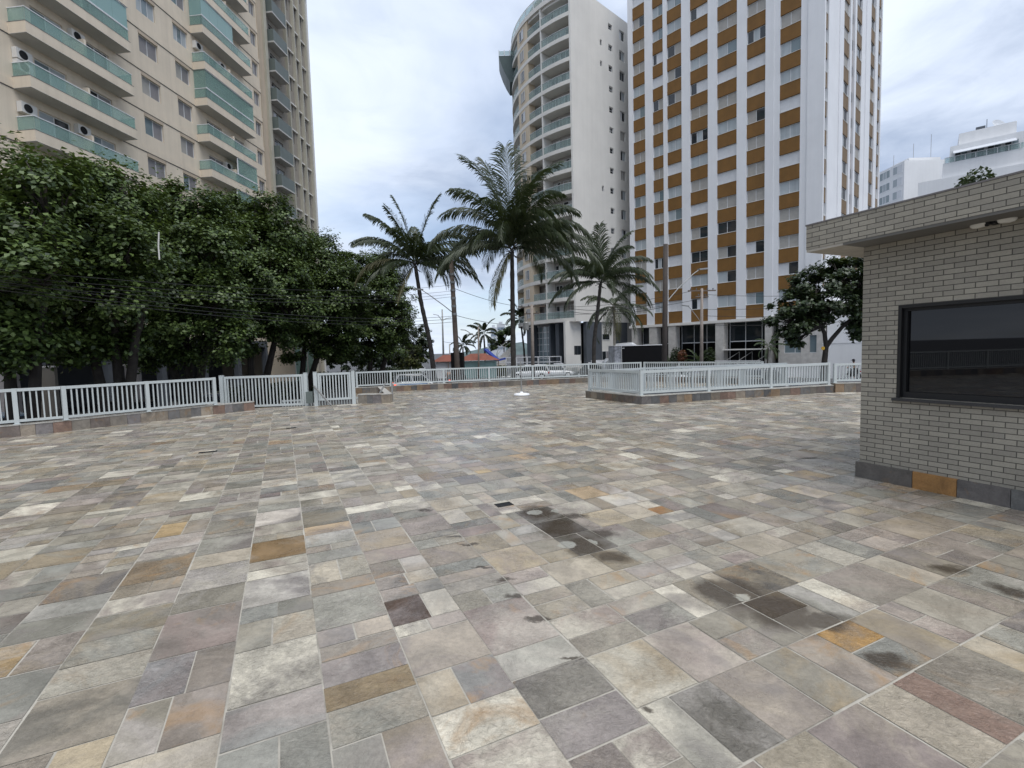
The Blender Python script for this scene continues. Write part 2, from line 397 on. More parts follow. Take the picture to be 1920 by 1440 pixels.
def strip(lo, hi, c0, c1, along_a):
    s = lo + (rng.uniform(-.3, 0) if along_a else 0)
    while s < hi:
        L = rng.choice([.15,.20,.26,.32,.38,.45,.52], p=[.08,.16,.20,.20,.18,.14,.04])*rng.uniform(.9,1.1)
        if not along_a and s+L > hi-.09: L = hi-s
        f = (lambda x0,x1,y0,y1: rect(x0,x1,y0,y1)) if along_a else (lambda x0,x1,y0,y1: rect(y0,y1,x0,x1))
        if L < .46 and rng.random() < .33:
            m = c0 + (c1-c0)*rng.uniform(.42,.58); f(s, s+L, c0, m); f(s, s+L, m, c1)
        else: f(s, s+L, c0, c1)
        s += L
SPLIT = 1.46
b = SPLIT
while b > -24:
    w = rng.uniform(.435,.47) if b < -1.8 else .452
    strip(-14, 32, b-w, b, True); b -= w
rows = [1.79-.447*i for i in range(30, 0, -1)] + [1.79,2.24,2.665,3.03,3.40,3.86,4.28,4.69] + [4.69+.443*i for i in range(1, 64)]
for a0_, a1_ in zip(rows, rows[1:]):
    if 3.39 < a0_ < 4.3:                   # the column of dark soaked slabs
        mid = {3.40:2.44, 3.86:None, 4.28:2.42}[round(a0_,2)]
        strip(SPLIT, 2.19, a0_, a1_, False); strip(2.60, 24, a0_, a1_, False)
        for b0_, b1_ in (((2.19,2.60),) if mid is None else ((2.19,mid),(mid,2.60))):
            forced = (.075,.066,.055) if mid is None else (.16,.15,.125); rect(a0_, a1_, b0_, b1_)
        forced = None
    else: strip(SPLIT, 24, a0_, a1_, False)
k = NT("riven_slate_paving")
at_ = k.new("ShaderNodeAttribute", attribute_name="col"); p = k.pos()
off = k.new("ShaderNodeVectorMath", operation="SCALE"); off.inputs[0].default_value = (37,53,71); k.link(at_.outputs["Alpha"], off.inputs["Scale"])
pv = k.new("ShaderNodeVectorMath", operation="ADD"); k.link(p, pv.inputs[0]); k.link(off.outputs[0], pv.inputs[1]); pv = pv.outputs[0]
cloudy = k.noise(pv, 3.2, 6, .6, .6); grain = k.noise(pv, 38, 5, .7); fineg = k.noise(pv, 150, 3, .6)
f = k.math("MULTIPLY", k.rng(cloudy, .3, .7, .72, 1.24), k.rng(grain, .3, .7, .84, 1.14))
f = k.math("MULTIPLY", f, k.rng(fineg, .3, .7, .88, 1.10))
sc_ = k.new("ShaderNodeVectorMath", operation="SCALE"); 
# each slab drifts between its own colour and a neighbouring tone of the same quarry
n2 = k.noise(pv, 1.35, 5, .62, 1.0); hue = k.math("FRACT", k.math("MULTIPLY", at_.outputs["Alpha"], 13.7))
tone = k.ramp(hue, [(0.0,(.36,.31,.24,1)),(.22,(.16,.15,.145,1)),(.42,(.25,.19,.165,1)),(.6,(.43,.40,.36,1)),(.78,(.29,.22,.13,1)),(1.0,(.21,.21,.19,1))])
base = k.mix(k.math("MULTIPLY", k.rng(n2, .44, .60, 0, 1), .78), at_.outputs["Color"], tone)
k.link(base, sc_.inputs[0]); k.link(f, sc_.inputs["Scale"])
rust = k.math("MULTIPLY", k.rng(k.noise(pv, 2.1, 5, .62, 1.2), .56, .70, 0, 1), k.rng(at_.outputs["Alpha"], .55, .75, 0, .62))
col = k.mix(rust, sc_.outputs[0], (.36,.215,.095,1))
plum = k.math("MULTIPLY", k.rng(k.noise(pv, 1.6, 4, .6, .8), .54, .66, 0, 1), k.rng(at_.outputs["Alpha"], .45, .2, 0, .5))
col = k.mix(plum, col, (.215,.19,.175,1))
vein = k.rng(k.noise(pv, 4.5, 3, .5, 3.0), .495, .503, 0, 1); vein2 = k.rng(k.noise(pv, 4.5, 3, .5, 3.0), .507, .515, 1, 0)
col = k.mix(k.math("MULTIPLY", k.math("MULTIPLY", vein, vein2), .28), col, (.13,.11,.095,1))
# damp patches left after washing the terrace
warp = k.new("ShaderNodeVectorMath", operation="MULTIPLY_ADD"); k.link(k.noise(p, 4.2, 5, .6, 0, 1), warp.inputs[0]); warp.inputs[1].default_value = (.30,.30,0); k.link(p, warp.inputs[2])
wet = None
for (px, py), ra, rb in (((1052,990),.20,.26),((1100,1022),.18,.24),((1010,962),.14,.22),((1145,1045),.10,.2),((1075,968),.06,.22),((945,1085),.03,.10),((800,958),.02,.10),((850,1008),.025,.12),((905,1063),.02,.14),((962,1120),.025,.10),((1010,1165),.02,.12),((1075,1235),.015,.10),((1390,1118),.19,.30),((1470,1148),.18,.28),((1350,1108),.13,.20),((1545,1165),.08,.2),((1780,1068),.07,.15),((1660,1240),.07,.13),((1900,1110),.08,.14),((1130,1000),.08,.15),((880,1020),.02,.12),((1215,1330),.02,.05),((545,803),.06,.16),((765,760),.08,.26),((1515,860),.05,.2),((1560,790),.06,.3)):
    c = gnd(px, py); v = k.new("ShaderNodeVectorMath", operation="SUBTRACT"); k.link(warp.outputs[0], v.inputs[0]); v.inputs[1].default_value = (c[0]+.15, c[1]+.15, 0)
    s2 = k.new("ShaderNodeVectorMath", operation="MULTIPLY"); k.link(v.outputs[0], s2.inputs[0]); s2.inputs[1].default_value = (1/rb, 1/ra*.6, 0)
    l = k.new("ShaderNodeVectorMath", operation="LENGTH"); k.link(s2.outputs[0], l.inputs[0])
    m = k.rng(l.outputs["Value"], .50, 1.02, 1, 0); wet = m if wet is None else k.math("MAXIMUM", wet, m)
dry = None
for (px, py), rr_ in (((1008,962),.085),((1040,957),.06),((1062,1020),.10),((1112,1016),.055),((1395,1122),.07)):
    c = gnd(px, py); v = k.new("ShaderNodeVectorMath", operation="SUBTRACT"); k.link(warp.outputs[0], v.inputs[0]); v.inputs[1].default_value = (c[0]+.15, c[1]+.15, 0)
    l = k.new("ShaderNodeVectorMath", operation="LENGTH"); k.link(v.outputs[0], l.inputs[0]); m = k.rng(l.outputs["Value"], rr_*.8, rr_, 1, 0); dry = m if dry is None else k.math("MAXIMUM", dry, m)
wet = k.math("MULTIPLY", wet, k.math("SUBTRACT", 1.0, dry))
col = k.mix(k.math("MULTIPLY", dry, .6), col, (.36,.36,.31,1))
col = k.mix(k.math("MULTIPLY", wet, .84), col, (.046,.033,.021,1))
k.link(col, k.b.inputs["Base Color"])
rg = k.rng(cloudy, .3, .7, .17, .42); k.link(k.math("SUBTRACT", rg, k.math("MULTIPLY", wet, .30)), k.b.inputs["Roughness"])
k.b.inputs["Specular IOR Level"].default_value = .5
riven = k.math("MULTIPLY", k.noise(pv, 24, 6, .65, 1.0), k.rng(k.math("FRACT", k.math("MULTIPLY", at_.outputs["Alpha"], 7.3)), .35, .8, .15, 1.0))
k.bump(riven, .9, .02)
MT["paving"] = k.m
structure(tv.build("terrace_paving", "paving", colors=True))

k = NT("split_kerb_stone"); at_ = k.new("ShaderNodeAttribute", attribute_name="col"); p = k.pos()
off = k.new("ShaderNodeVectorMath", operation="SCALE"); off.inputs[0].default_value = (37,53,71); k.link(at_.outputs["Alpha"], off.inputs["Scale"])
pv = k.new("ShaderNodeVectorMath", operation="ADD"); k.link(p, pv.inputs[0]); k.link(off.outputs[0], pv.inputs[1]); pv = pv.outputs[0]
sc_ = k.new("ShaderNodeVectorMath", operation="SCALE"); k.link(at_.outputs["Color"], sc_.inputs[0]); k.link(k.math("MULTIPLY", k.rng(k.noise(pv, 5, 6, .65, .8), .3, .7, .7, 1.3), k.rng(k.noise(pv, 60, 4, .7), .3, .7, .85, 1.12)), sc_.inputs["Scale"])
k.link(k.mix(k.rng(k.noise(pv, 3.5, 5, .6, 1.2), .58, .70, 0, .6), sc_.outputs[0], (.24,.14,.06,1)), k.b.inputs["Base Color"]); k.b.inputs["Roughness"].default_value = .6
k.bump(k.noise(pv, 22, 6, .7, .8), .7, .015); MT["kerbstone"] = k.m
# ---------------------------------------------------------------- kerb walls and fences
def off_path(pts, d):
    """offset a polyline to its left by d with mitred joints"""
    P = [np.array(p, float) for p in pts]; out = []
    for i, p in enumerate(P):
        ds = []
        if i > 0: ds.append((P[i]-P[i-1])/np.linalg.norm(P[i]-P[i-1]))
        if i < len(P)-1: ds.append((P[i+1]-P[i])/np.linalg.norm(P[i+1]-P[i]))
        ns = [np.array((-q[1], q[0])) for q in ds]; n = sum(ns); n /= np.linalg.norm(n); out.append(p + n*d/max(.4, n@ns[0]))
    return out
KPAL = [(.17,.15,.125),(.21,.175,.135),(.125,.12,.115),(.19,.125,.095),(.23,.16,.10),(.095,.095,.095),(.16,.145,.14),(.25,.21,.165),(.14,.115,.10)]
def kerb(label, pts, h, w=.26, ends=(1,1), tone=1.0):
    """pts: foot of the visible face; the wall lies to the left of the path"""
    mb = MB(); inner = off_path(pts, w); P = [np.array(p, float) for p in pts]
    for i in range(len(P)-1):
        L = np.linalg.norm(P[i+1]-P[i]); n = max(1, round(L/.34)); t = np.cumsum([0]+list(rng.uniform(.75,1.25,n))); t /= t[-1]
        for j in range(n):
            g_ = .003/L; t0, t1 = t[j]+g_, t[j+1]-g_
            q = [P[i]+(P[i+1]-P[i])*t0, P[i]+(P[i+1]-P[i])*t1, inner[i]+(inner[i+1]-inner[i])*t1, inner[i]+(inner[i+1]-inner[i])*t0]
            c = np.array(KPAL[rng.integers(len(KPAL))])*rng.uniform(.9,1.2)*tone; d = rng.uniform(0,.004)
            nn = (P[i+1]-P[i]); nn = np.array((nn[1],-nn[0]))/np.linalg.norm(nn); q[0] = q[0]+nn*d; q[1] = q[1]+nn*d
            V = [(x[0],x[1],z) for z in (-.05, h) for x in q]
            mb.add(V, [(0,1,5,4),(1,2,6,5),(2,3,7,6),(3,0,4,7),(4,5,6,7)], 0, (*c, rng.uniform(0,1)))
        oo = off_path(pts, -.012); ii = off_path(pts, w+.012)
        V = [(x[0],x[1],z) for z in (h+.002, h+.028) for x in (oo[i], oo[i+1], ii[i+1], ii[i])]
        mb.add(V, [(3,2,1,0),(0,1,5,4),(1,2,6,5),(2,3,7,6),(3,0,4,7),(4,5,6,7)], 1, (.40,.385,.35, rng.uniform(0,1)))
    o = mb.build("kerb_wall", ["kerbstone","kerbstone"], colors=True); return tag(o, label, "wall")
kerb("long low kerb wall of brown and grey stone under the white fence near the trees", [(-22,1.2),(-12.37,11.63),(-11.69,12.28),(-9.57,15.47),(-8.73,16.4)], .27, .28, tone=1.1)
kerb("short kerb block of three stones beside the gate post", [(-5.62,17.64),(-4.42,17.46)], .31, .26, tone=1.15)
kerb("low stone wall running back from the short kerb block to the street fence", [(-4.40,17.75),(-5.95,22.3)], .28, .22, tone=1.1)
kerb("dark stone kerb wall under the street railing in front of the palm trunks", [(-7.2,22.22),(-5.75,22.78),(-3.33,23.70),(1.09,24.75),(4.05,25.32),(6.7,25.1)], .25, .24, tone=.85)
kerb("angled stone kerb wall under the fence in front of the tower entrance", [(6.85,25.0),(10.75,20.95)], .25, .24, tone=.85)
kerb("stone kerb wall around the ramp opening in the middle of the terrace", [(2.63,17.39),(3.96,14.86),(11.15,16.81)], .24, .30, tone=.9)
kerb("short stone kerb wall meeting the corner of the brick booth", [(11.2,16.79),(16.8,16.40)], .30, .26, tone=.95)

def fence(label, pts, z0, z1, posts=None, spacing=2.05, bal=.110, bw=.030, rail=.078, cat="fence", post_h=.0):
    """white railing: each post a part, each panel between posts a part"""
    P = [np.array(p, float) for p in pts]; L = [np.linalg.norm(P[i+1]-P[i]) for i in range(len(P)-1)]
    c = np.mean(P, axis=0); t = thing("white_fence", label, cat, (c[0], c[1], z0), None)
    for i in range(len(P)-1):
        n = max(1, round(L[i]/spacing)); d = (P[i+1]-P[i])/L[i]; fr = Fr(P[i], d)
        for j in range(n+1):
            if j == n and i < len(P)-2: continue
            u = L[i]*j/n; m = MB(); m.box(fr, u-.045, u+.045, -.045, .045, z0, z1+post_h)
            m.box(fr, u-.07, u+.07, -.07, .07, z0, z0+.012); m.build("post", "fence", t)
        for j in range(n):
            u0, u1 = L[i]*j/n+.045, L[i]*(j+1)/n-.045; m = MB()
            m.box(fr, u0, u1, -.034, .034, z1-rail, z1-.004); m.box(fr, u0, u1, -.03, .03, z0+.05, z0+.05+rail*.8)
            k_ = max(1, round((u1-u0)/bal))
            for q in range(1, k_):
                u = u0+(u1-u0)*q/k_; m.box(fr, u-bw/2, u+bw/2, -.018, .018, z0+.05+rail*.8-.002, z1-rail+.002, skip=("t","b"))
            m.build("rail_panel", "fence", t)
    return t
KZ = .028
fence("white railing on the long kerb wall in front of the dark trees", [ (-21.9,1.55), (-12.2,11.9), (-11.55,12.5), (-9.52,15.52)], .27+KZ, 1.18)
fence("white railing along the street beyond the terrace, with the palms behind it", [(-7.15,22.4),(-5.72,22.95),(-3.35,23.86),(1.07,24.90),(4.03,25.47),(6.7,25.25)], .25+KZ, 1.0)
fence("angled white railing in front of the tower entrance behind the ramp opening", [(6.88,25.15),(10.85,21.05)], .25+KZ, 1.0)
fence("white railing with a sharp corner around the ramp opening on the terrace", [(2.78,17.36),(4.0,15.05),(11.05,16.95)], .24+KZ, 1.04, spacing=2.4, rail=.09)
fence("white railing along the back edge of the ramp opening", [(2.85,17.5),(5.05,18.6),(10.9,19.35)], .05, .98, spacing=2.3)
fence("short white railing between the ramp corner and the brick booth", [(11.28,16.95),(16.7,16.55)], .30+KZ, 1.0)
m = MB(); fr = Fr((5.0,18.5),(5.9,.8)); m.box(fr, -2.2, 5.9, -.1, .05, ST, .05); m.box(fr, -2.2, 5.9, -.12, .07, .05, .09)
tag(m.build("ramp_wall", "slate"), "dark wall lining the back of the ramp opening", "wall")
# gate: a wide sliding leaf and a narrower swing leaf
def gate(label, A, B, z0, z1, bal, brace=None, step=0.0):
    A = np.array(A, float); B = np.array(B, float); Lg = np.linalg.norm(B-A); fr = Fr(A, B-A); t = thing("white_gate", label, "gate", (*(A+B)/2, 0))
    m = MB(); m.box(fr, 0, Lg, -.03, .03, z1-.08, z1); m.box(fr, 0, Lg, -.03, .03, z0, z0+.07); m.box(fr, 0, .07, -.03, .03, z0+.071, z1-.081); m.box(fr, Lg-.07, Lg, -.03, .03, z0+.071, z1-.081); m.build("gate_frame", "fence", t)
    m = MB(); n = round(Lg/bal)
    for q in range(1, n): u = Lg*q/n; m.box(fr, u-.02, u+.02, -.016, .016, z0+.07, z1-.08, skip=("t","b"))
    m.build("bar_panel", "fence", t)
    for u in (-.08, Lg+.08):
        m = MB(); m.box(fr, u-.06, u+.06, -.07, .07, 0, z1+.04); m.box(fr, u-.066, u+.066, -.076, .076, z1+.041, z1+.05); m.build("gate_post", "fence", t)
    if brace:
        m = MB(); m.bar(brace[0], brace[1], .05); m.build("brace", "galv", t)
    return t
gate("wide white sliding gate of close upright bars behind the kerb end", (-10.05,16.98), (-7.42,17.3), .04, 1.14, .115)
gate("narrow white swing gate with a diagonal stay, raised over the ramp", (-6.9,17.27), (-5.82,17.56), .18, 1.16, .10, ((-7.0,17.15,.72),(-6.35,16.95,.03)))
m = MB(); m.box(Fr((-7.25,17.15),(1,.15)), -.02, .2, -.1, .12, .12, .52); tag(m.build("gate_motor", "greenpanel"), "small grey motor box between the two white gates", "gate motor")
t = thing("ramp_railing", "white bars of a lower ramp railing seen below the swing gate", "railing", (-6.4,18.4,ST)); fr = Fr((-8.6,18.1),(1,.2)); m = MB(); m.box(fr,0,3.2,-.03,.03,.10,.16); m.box(fr,0,3.2,-.03,.03,-1.2,-1.14)
for q in range(33): m.box(fr, q*.1, q*.1+.035, -.016,.016,-1.139,.099)
m.build("rail_panel", "fence", t)
m = MB(); m.bar((-5.05,17.8,.02),(-4.75,18.3,.72),.045); m.bar((-4.55,18.4,.0),(-4.55,18.4,.75),.05); tag(m.build("steel_stay", "galv"), "bent galvanised stay standing inside the short kerb block", "stay")
# parasol foot and drains
t = thing("parasol_stand", "white round parasol foot with a thin bare pole on the paving", "parasol stand", (*gnd(978,742)[:2], .005))
m = MB(); m.lathe((0,0,0), [(.0,0),(.30,0),(.315,.03),(.30,.075),(.20,.095),(.06,.11),(.045,.16),(.0,.16)], 28); m.build("base", "white", t, local=True, smooth=True)
m = MB(); m.tube([(0,0,.1),(0,0,1.33)], .02, 10); m.tube([(0,0,.16),(0,0,.55)], .027, 10); m.build("pole", "galv", t, local=True)
def drain(px, py, w, d, label):
    c = gnd(px, py); fr = Fr(c, bd); m = MB(); m.box(fr, -w/2, w/2, -d/2, d/2, .004, .0068, 1)
    for i in range(9): u = -w/2 + w*(i+.5)/9; m.box(fr, u-w*.028, u+w*.028, -d*.42, d*.42, .007, .0095)
    for s in (-1,1): m.box(fr, -w/2, w/2, s*d*.44-d*.06, s*d*.44+d*.06, .007, .0105)
    tag(m.build("drain_grate", ["black","dark"]), label, "drain")
drain(945, 947, .19, .12, "small black slotted drain grate beside the large damp patch")
drain(390, 848, .30, .12, "small dark drain grate in the paving towards the wide gate")
drain(546, 803, .22, .14, "small dark drain grate on the damp spot in front of the kerb end")

# ---------------------------------------------------------------- brick booth
k = NT("greige_brick"); uvn = k.uv()
br = k.new("ShaderNodeTexBrick"); k.link(uvn, br.inputs["Vector"]); br.offset = .5; br.squash = 1
for n_, v in (("Scale",1.0),("Mortar Size",.0042),("Mortar Smooth",.08),("Bias",0.0),("Brick Width",.186),("Row Height",.0585)): br.inputs[n_].default_value = v
br.inputs["Color1"].default_value = (.34,.315,.26,1); br.inputs["Color2"].default_value = (.265,.247,.208,1); br.inputs["Mortar"].default_value = (.080,.073,.062,1)
pp = k.pos(); ff = k.math("MULTIPLY", k.rng(k.noise(pp, 1.3, 4), .3, .7, .9, 1.1), k.rng(k.noise(pp, 55, 4, .7), .3, .7, .90, 1.08))
s_ = k.new("ShaderNodeVectorMath", operation="SCALE"); k.link(br.outputs["Color"], s_.inputs[0]); k.link(ff, s_.inputs["Scale"])
k.link(s_.outputs[0], k.b.inputs["Base Color"]); k.b.inputs["Roughness"].default_value = .8
hh = k.math("ADD", k.math("MULTIPLY", br.outputs["Fac"], -1.0), k.math("MULTIPLY", k.noise(pp, 90, 4, .7), .25)); k.bump(hh, .8, .008); MT["brick"] = k.m
bo = ab(3.71, 6.68); bf = Fr(bo, -ad, -bd)       # u runs along the visible face towards the camera's side, v out of it
booth = thing("brick_booth", "greige brick booth with an overhanging flat roof and a dark wide window", "booth", (*bo, 0))
BL, BD = 6.2, 4.2; WU0, WU1, WZ0, WZ1 = .40, 3.05, 1.06, 2.16
m = MB()
def wall_cells(m, fr, us, zs, holes, v=0, mi=0, depth=.12, mj=0):
    us = sorted(set([round(x,4) for x in us] + [round(x,4) for h in holes for x in h[:2]])); zs = sorted(set([round(x,4) for x in zs] + [round(x,4) for h in holes for x in h[2:4]]))
    ids = {}
    def vid(i, j):
        if (i,j) not in ids: ids[(i,j)] = len(m.V); m.V.append(fr.p(us[i], v, zs[j]))
        return ids[(i,j)]
    flip = np.cross((*fr.u,0),(0,0,1)) @ np.array((*fr.n,0)) < 0
    for i in range(len(us)-1):
        for j in range(len(zs)-1):
            cu, cz = (us[i]+us[i+1])/2, (zs[j]+zs[j+1])/2
            if any(h[0] < cu < h[1] and h[2] < cz < h[3] for h in holes): continue
            f = (vid(i,j), vid(i+1,j), vid(i+1,j+1), vid(i,j+1)); m.F.append(f[::-1] if flip else f); m.I.append(mi); m.C.append((1,1,1,1))
    for h in holes:
        if depth <= 0: continue
        P = [fr.p(u, vv, z) for vv in (v, v-depth) for u, z in ((h[0],h[2]),(h[1],h[2]),(h[1],h[3]),(h[0],h[3]))]
        fs = [(0,1,5,4),(1,2,6,5),(2,3,7,6),(3,0,4,7)]
        m.add(P, [f[::-1] if not flip else f for f in fs], mj)
wall_cells(m, bf, [0, BL], [.20, 2.92], [(WU0,WU1,WZ0,WZ1)], depth=.13)
m.add([bf.p(0,0,.2), bf.p(0,0,2.92), bf.p(0,-BD,2.92), bf.p(0,-BD,.2)], [(0,1,2,3)])
m.add([bf.p(0,-BD,.2), bf.p(0,-BD,2.92), bf.p(BL,-BD,2.92), bf.p(BL,-BD,.2)], [(0,1,2,3)])
m.add([bf.p(BL,0,.2), bf.p(BL,0,2.92), bf.p(BL,-BD,2.92), bf.p(BL,-BD,.2)], [(0,3,2,1)])
m.build("wall", "brick", booth, uv=True)
m = MB()                                          # plinth stones: grey, rust, grey...
us = [ -.03, .60, 1.02, 1.46, 2.05, 2.9, 3.8, 4.9, BL]; cs = [(.115,.105,.095),(.30,.155,.05),(.125,.115,.11),(.12,.12,.115),(.10,.105,.105),(.14,.13,.12),(.2,.15,.1),(.12,.12,.12)]
for i in range(8): m.box(bf, us[i]+(.003 if i else 0), us[i+1]-.003, -.02, .035, -.02, .2, 0, (*cs[i], rng.uniform(0,.3)))
for i in range(6): m.box(bf, -.03, -.0, -.021-.7*i-.697, -.021-.7*i, -.02, .2, 0, (*KPAL[i], rng.uniform(0,1)))
m.build("plinth", "kerbstone", booth, colors=True)
OA, OB, RZ0, RZ1 = .46, .43, 2.923, 3.255        # roof overhang beyond the end and the face
m = MB(); m.box(bf, -OA, BL+.3, -BD-.3, OB, RZ0+.03, RZ1, 0); rf = m.build("roof", "brick", booth, uv=True)
m = MB(); m.box(bf, -OA-.008, BL+.31, -BD-.31, OB+.008, RZ1+.002, RZ1+.02); m.build("roof_capping", "edge", rf)
m = MB(); m.box(bf, .0, BL+.29, -BD-.29, OB-.004, RZ0, RZ0+.028, 0); m.box(bf, -OA+.004, -.002, -BD-.29, OB-.004, RZ0, RZ0+.028, 1); m.build("soffit", [M("grey_soffit_eave_shade", (.13,.125,.115,1), .85, .08), M("pale_soffit", (.40,.37,.32,1), .85, .12, 6)], rf)  # grey paint along the face, darkened further to hold the under-eave shading
m = MB(); zz = WZ0; w_ = .07
m.box(bf, WU0, WU1, -.12, -.05, WZ0, WZ0+w_); m.box(bf, WU0, WU1, -.12, -.05, WZ1-w_, WZ1); m.box(bf, WU0, WU0+w_, -.12, -.05, WZ0+w_, WZ1-w_); m.box(bf, WU1-w_, WU1, -.12, -.05, WZ0+w_, WZ1-w_)
m.box(bf, WU0, WU0+.035, -.049, .008, WZ0, WZ1); m.box(bf, WU0+.036, WU1, -.049, .008, WZ1-.035, WZ1)
wd = m.build("window", "black", booth)
m = MB(); m.box(bf, WU0+w_, WU1-w_, -.10, -.09, WZ0+w_, WZ1-w_); m.build("pane", glass_dark("tinted_booth_glass", (.004,.004,.005,1), .015, .45), wd)
m = MB(); m.box(bf, WU0-.03, WU1+.03, -.045, .05, WZ0-.035, WZ0-.003); m.build("sill", "granite", wd)
# twin-head lamp under the roof
d_ = ray(1862, 412); t_ = 6.60/(d_[:2]@bd); lp = d_*t_ + np.array([0,0,EYE])
t = thing("twin_lamp", "twin-headed wall lamp with opal visors under the booth roof", "lamp", lp)
ux = np.array((*bf.u, 0)); nx_ = np.array((*bf.n, 0))
m = MB(); m.bar(lp-nx_*.075, lp+nx_*.03, .05, .09); m.bar(lp+nx_*.02-ux*.05+np.array((0,0,.05)), lp+nx_*.03-ux*.02-np.array((0,0,.05)), .03, .05); m.build("bracket", "black", t)
for sgn in (-1, 1):
    ax = np.stack([np.array((0,0,1.)), nx_, ux*sgn], axis=1); ax[:,2] = ux*sgn*1.0 + np.array((0,0,-.18)); 
    m = MB(); m.lathe(lp+ux*sgn*.045+nx_*.0, [(.0,0),(.048,0),(.05,.02),(.046,.08),(.034,.115),(.014,.135),(0,.138)], 16, axis=ax); m.build("lamp_head", "lampw", t, smooth=True)
# ---------------------------------------------------------------- repeats on a facade: the 100 that show largest are parts, the rest one part
class Repeats:
    def __init__(s): s.d = {}
    def add(s, name, centre, fn): s.d.setdefault(name, []).append((seen_size(centre), fn))
    def flush(s, parent):
        for name, L in s.d.items():
            L.sort(key=lambda x: -x[0])
            for _, fn in L[:LIM]: fn(parent, None)
            rest = L[LIM:]
            if rest:
                m = MB(); mats = []
                for _, fn in rest: fn(None, (m, mats))
                o = m.build(name, mats, parent); o["kind"] = "stuff"
def emit(name, mb, mats, parent, merge):
    if merge is None: return mb.build(name, mats, parent)
    m, ml = merge; idx = []
    for x in mats:
        if x not in ml: ml.append(x)
        idx.append(ml.index(x))
    b = len(m.V); m.V += mb.V; m.F += [tuple(b+i for i in f) for f in mb.F]; m.I += [idx[i] for i in mb.I]; m.C += mb.C
    return None
def window(fr, u0, u1, v, z0, z1, halves, frame="alu", fw=.045, split=None, bars=0):
    """a framed window; halves lists the material behind each sash"""
    def fn(parent, merge):
        m = MB(); m.box(fr,u0,u1,v,v+.05,z0,z0+fw); m.box(fr,u0,u1,v,v+.05,z1-fw,z1); m.box(fr,u0,u0+fw,v,v+.05,z0+fw,z1-fw); m.box(fr,u1-fw,u1,v,v+.05,z0+fw,z1-fw)
        n = len(halves); ed = [u0+fw+(u1-u0-2*fw)*i/n for i in range(n+1)]
        for e in ed[1:-1]: m.box(fr, e-fw*.5, e+fw*.5, v+.002, v+.045, z0+fw, z1-fw)
        for q in range(bars): zz = z0+(z1-z0)*(q+1)/(bars+1); m.box(fr, u0+fw, u1-fw, v+.03, v+.044, zz-.012, zz+.012)
        w = emit("window", m, [frame], parent, merge)
        g_ = MB(); mats = []
        for i, h in enumerate(halves):
            if h not in mats: mats.append(h)
            dz = .012*(i % 2)
            g_.box(fr, ed[i]+.001, ed[i+1]-.001, v+.002+dz, v+.016+dz, z0+fw, z1-fw, mats.index(h))
        emit("pane", g_, mats, w, merge)
    return fn
def ring(m, C, f0, f1, r0, r1, z0, z1, n=None, mi=0, caps=True):
    """sector of a ring, angles in degrees"""
    n = n or max(1, int(abs(f1-f0)/3.5)); P = []
    for i in range(n+1):
        t = R(f0+(f1-f0)*i/n); c, s = math.cos(t), math.sin(t)
        P += [(C[0]+r*c, C[1]+r*s, z) for r, z in ((r0,z0),(r1,z0),(r1,z1),(r0,z1))]
    fs = []
    for i in range(n):
        a, b = 4*i, 4*i+4
        for j in range(4): fs.append((a+j, b+j, b+(j+1)%4, a+(j+1)%4))
    if caps: fs += [(0,1,2,3), (4*n+3,4*n+2,4*n+1,4*n)]
    if f1 < f0: fs = [f[::-1] for f in fs]
    m.add(P, [f[::-1] for f in fs], mi)
def ac_unit(fr, u, v, z, parent, w=.8, h=.55, mats=("offwhite","dark","black")):
    m = MB(); m.box(fr, u, u+w, v, v+.3, z, z+h); o = m.build("air_conditioner", mats[0], parent)
    m = MB(); a = np.stack([np.array((*fr.u,0)), np.array((0,0,1.)), np.array((*fr.n,0))], axis=1); m.lathe(fr.p(u+w*.42, v+.301, z+h*.5), [(0,0),(.22,0),(.225,.012),(0,.014)], 18, axis=a); m.build("fan_grille", mats[1], o)

# ================================================================ beige block with teal balconies
lf = Fr((-26,30),(.105,1))
LB = thing("apartment_block", "beige apartment block with rows of teal glass balconies above the dark trees", "building", (-26,30,ST))
U0, U1, TOP = -24.0, 21.1, 48.0
ZK = [13.75+2.8*k for k in range(-3, 13)]; ZW = 3.4
cols = [(-2.87,3.72,-1), (10.7,16.9,-1)]; wcols = [(-8.4,-6.9),(-5.2,-3.75),(5.63,7.25),(8.9,10.35),(18.75,19.62)]
holes = []; RP = Repeats()
SH = [("shutter_g","shutter_g"),("shutter_g","shutter_g"),("shutter_g","shutter_g"),("glass_b","shutter_g"),("shutter","shutter_g"),("curtain","glass_b","curtain"),("shutter_g","shutter_g"),("shutter_w","shutter_g")]
wr = random.Random(3)
for k, z in enumerate(ZK):
    for a_, b_ in wcols:
        holes.append((a_, b_, z-1.50, z-.27))
        RP.add("window", lf.p((a_+b_)/2, 0, z-.9), window(lf, a_+.005, b_-.005, -.17, z-1.495, z-.275, ("shutter_g","shutter_g") if b_-a_ < 1 else wr.choice(SH), bars=0))
    for a_, b_, _ in cols:
        for d0, d1 in ((1.25,3.05),(4.2,6.0)):
            holes.append((a_+d0, a_+d1, z+.17, z+2.32))
            RP.add("balcony_door", lf.p(a_+d0, 0, z+1), window(lf, a_+d0+.005, a_+d1-.005, -.15, z+.175, z+2.315, wr.choice([("glass","shutter_g"),("curtain","glass"),("glass_b","curtain"),("glass","glass"),("shutter_g","shutter_g"),("shutter","glass")]), bars=0 if wr.random()<.5 else 1, fw=.055))
m = MB(); wall_cells(m, lf, [U0, U1], [ZW, TOP], holes, depth=.22)
B0 = [lf.p(U0,0,0), lf.p(U1,0,0), lf.p(U1,-14,0), lf.p(U0,-14,0)]
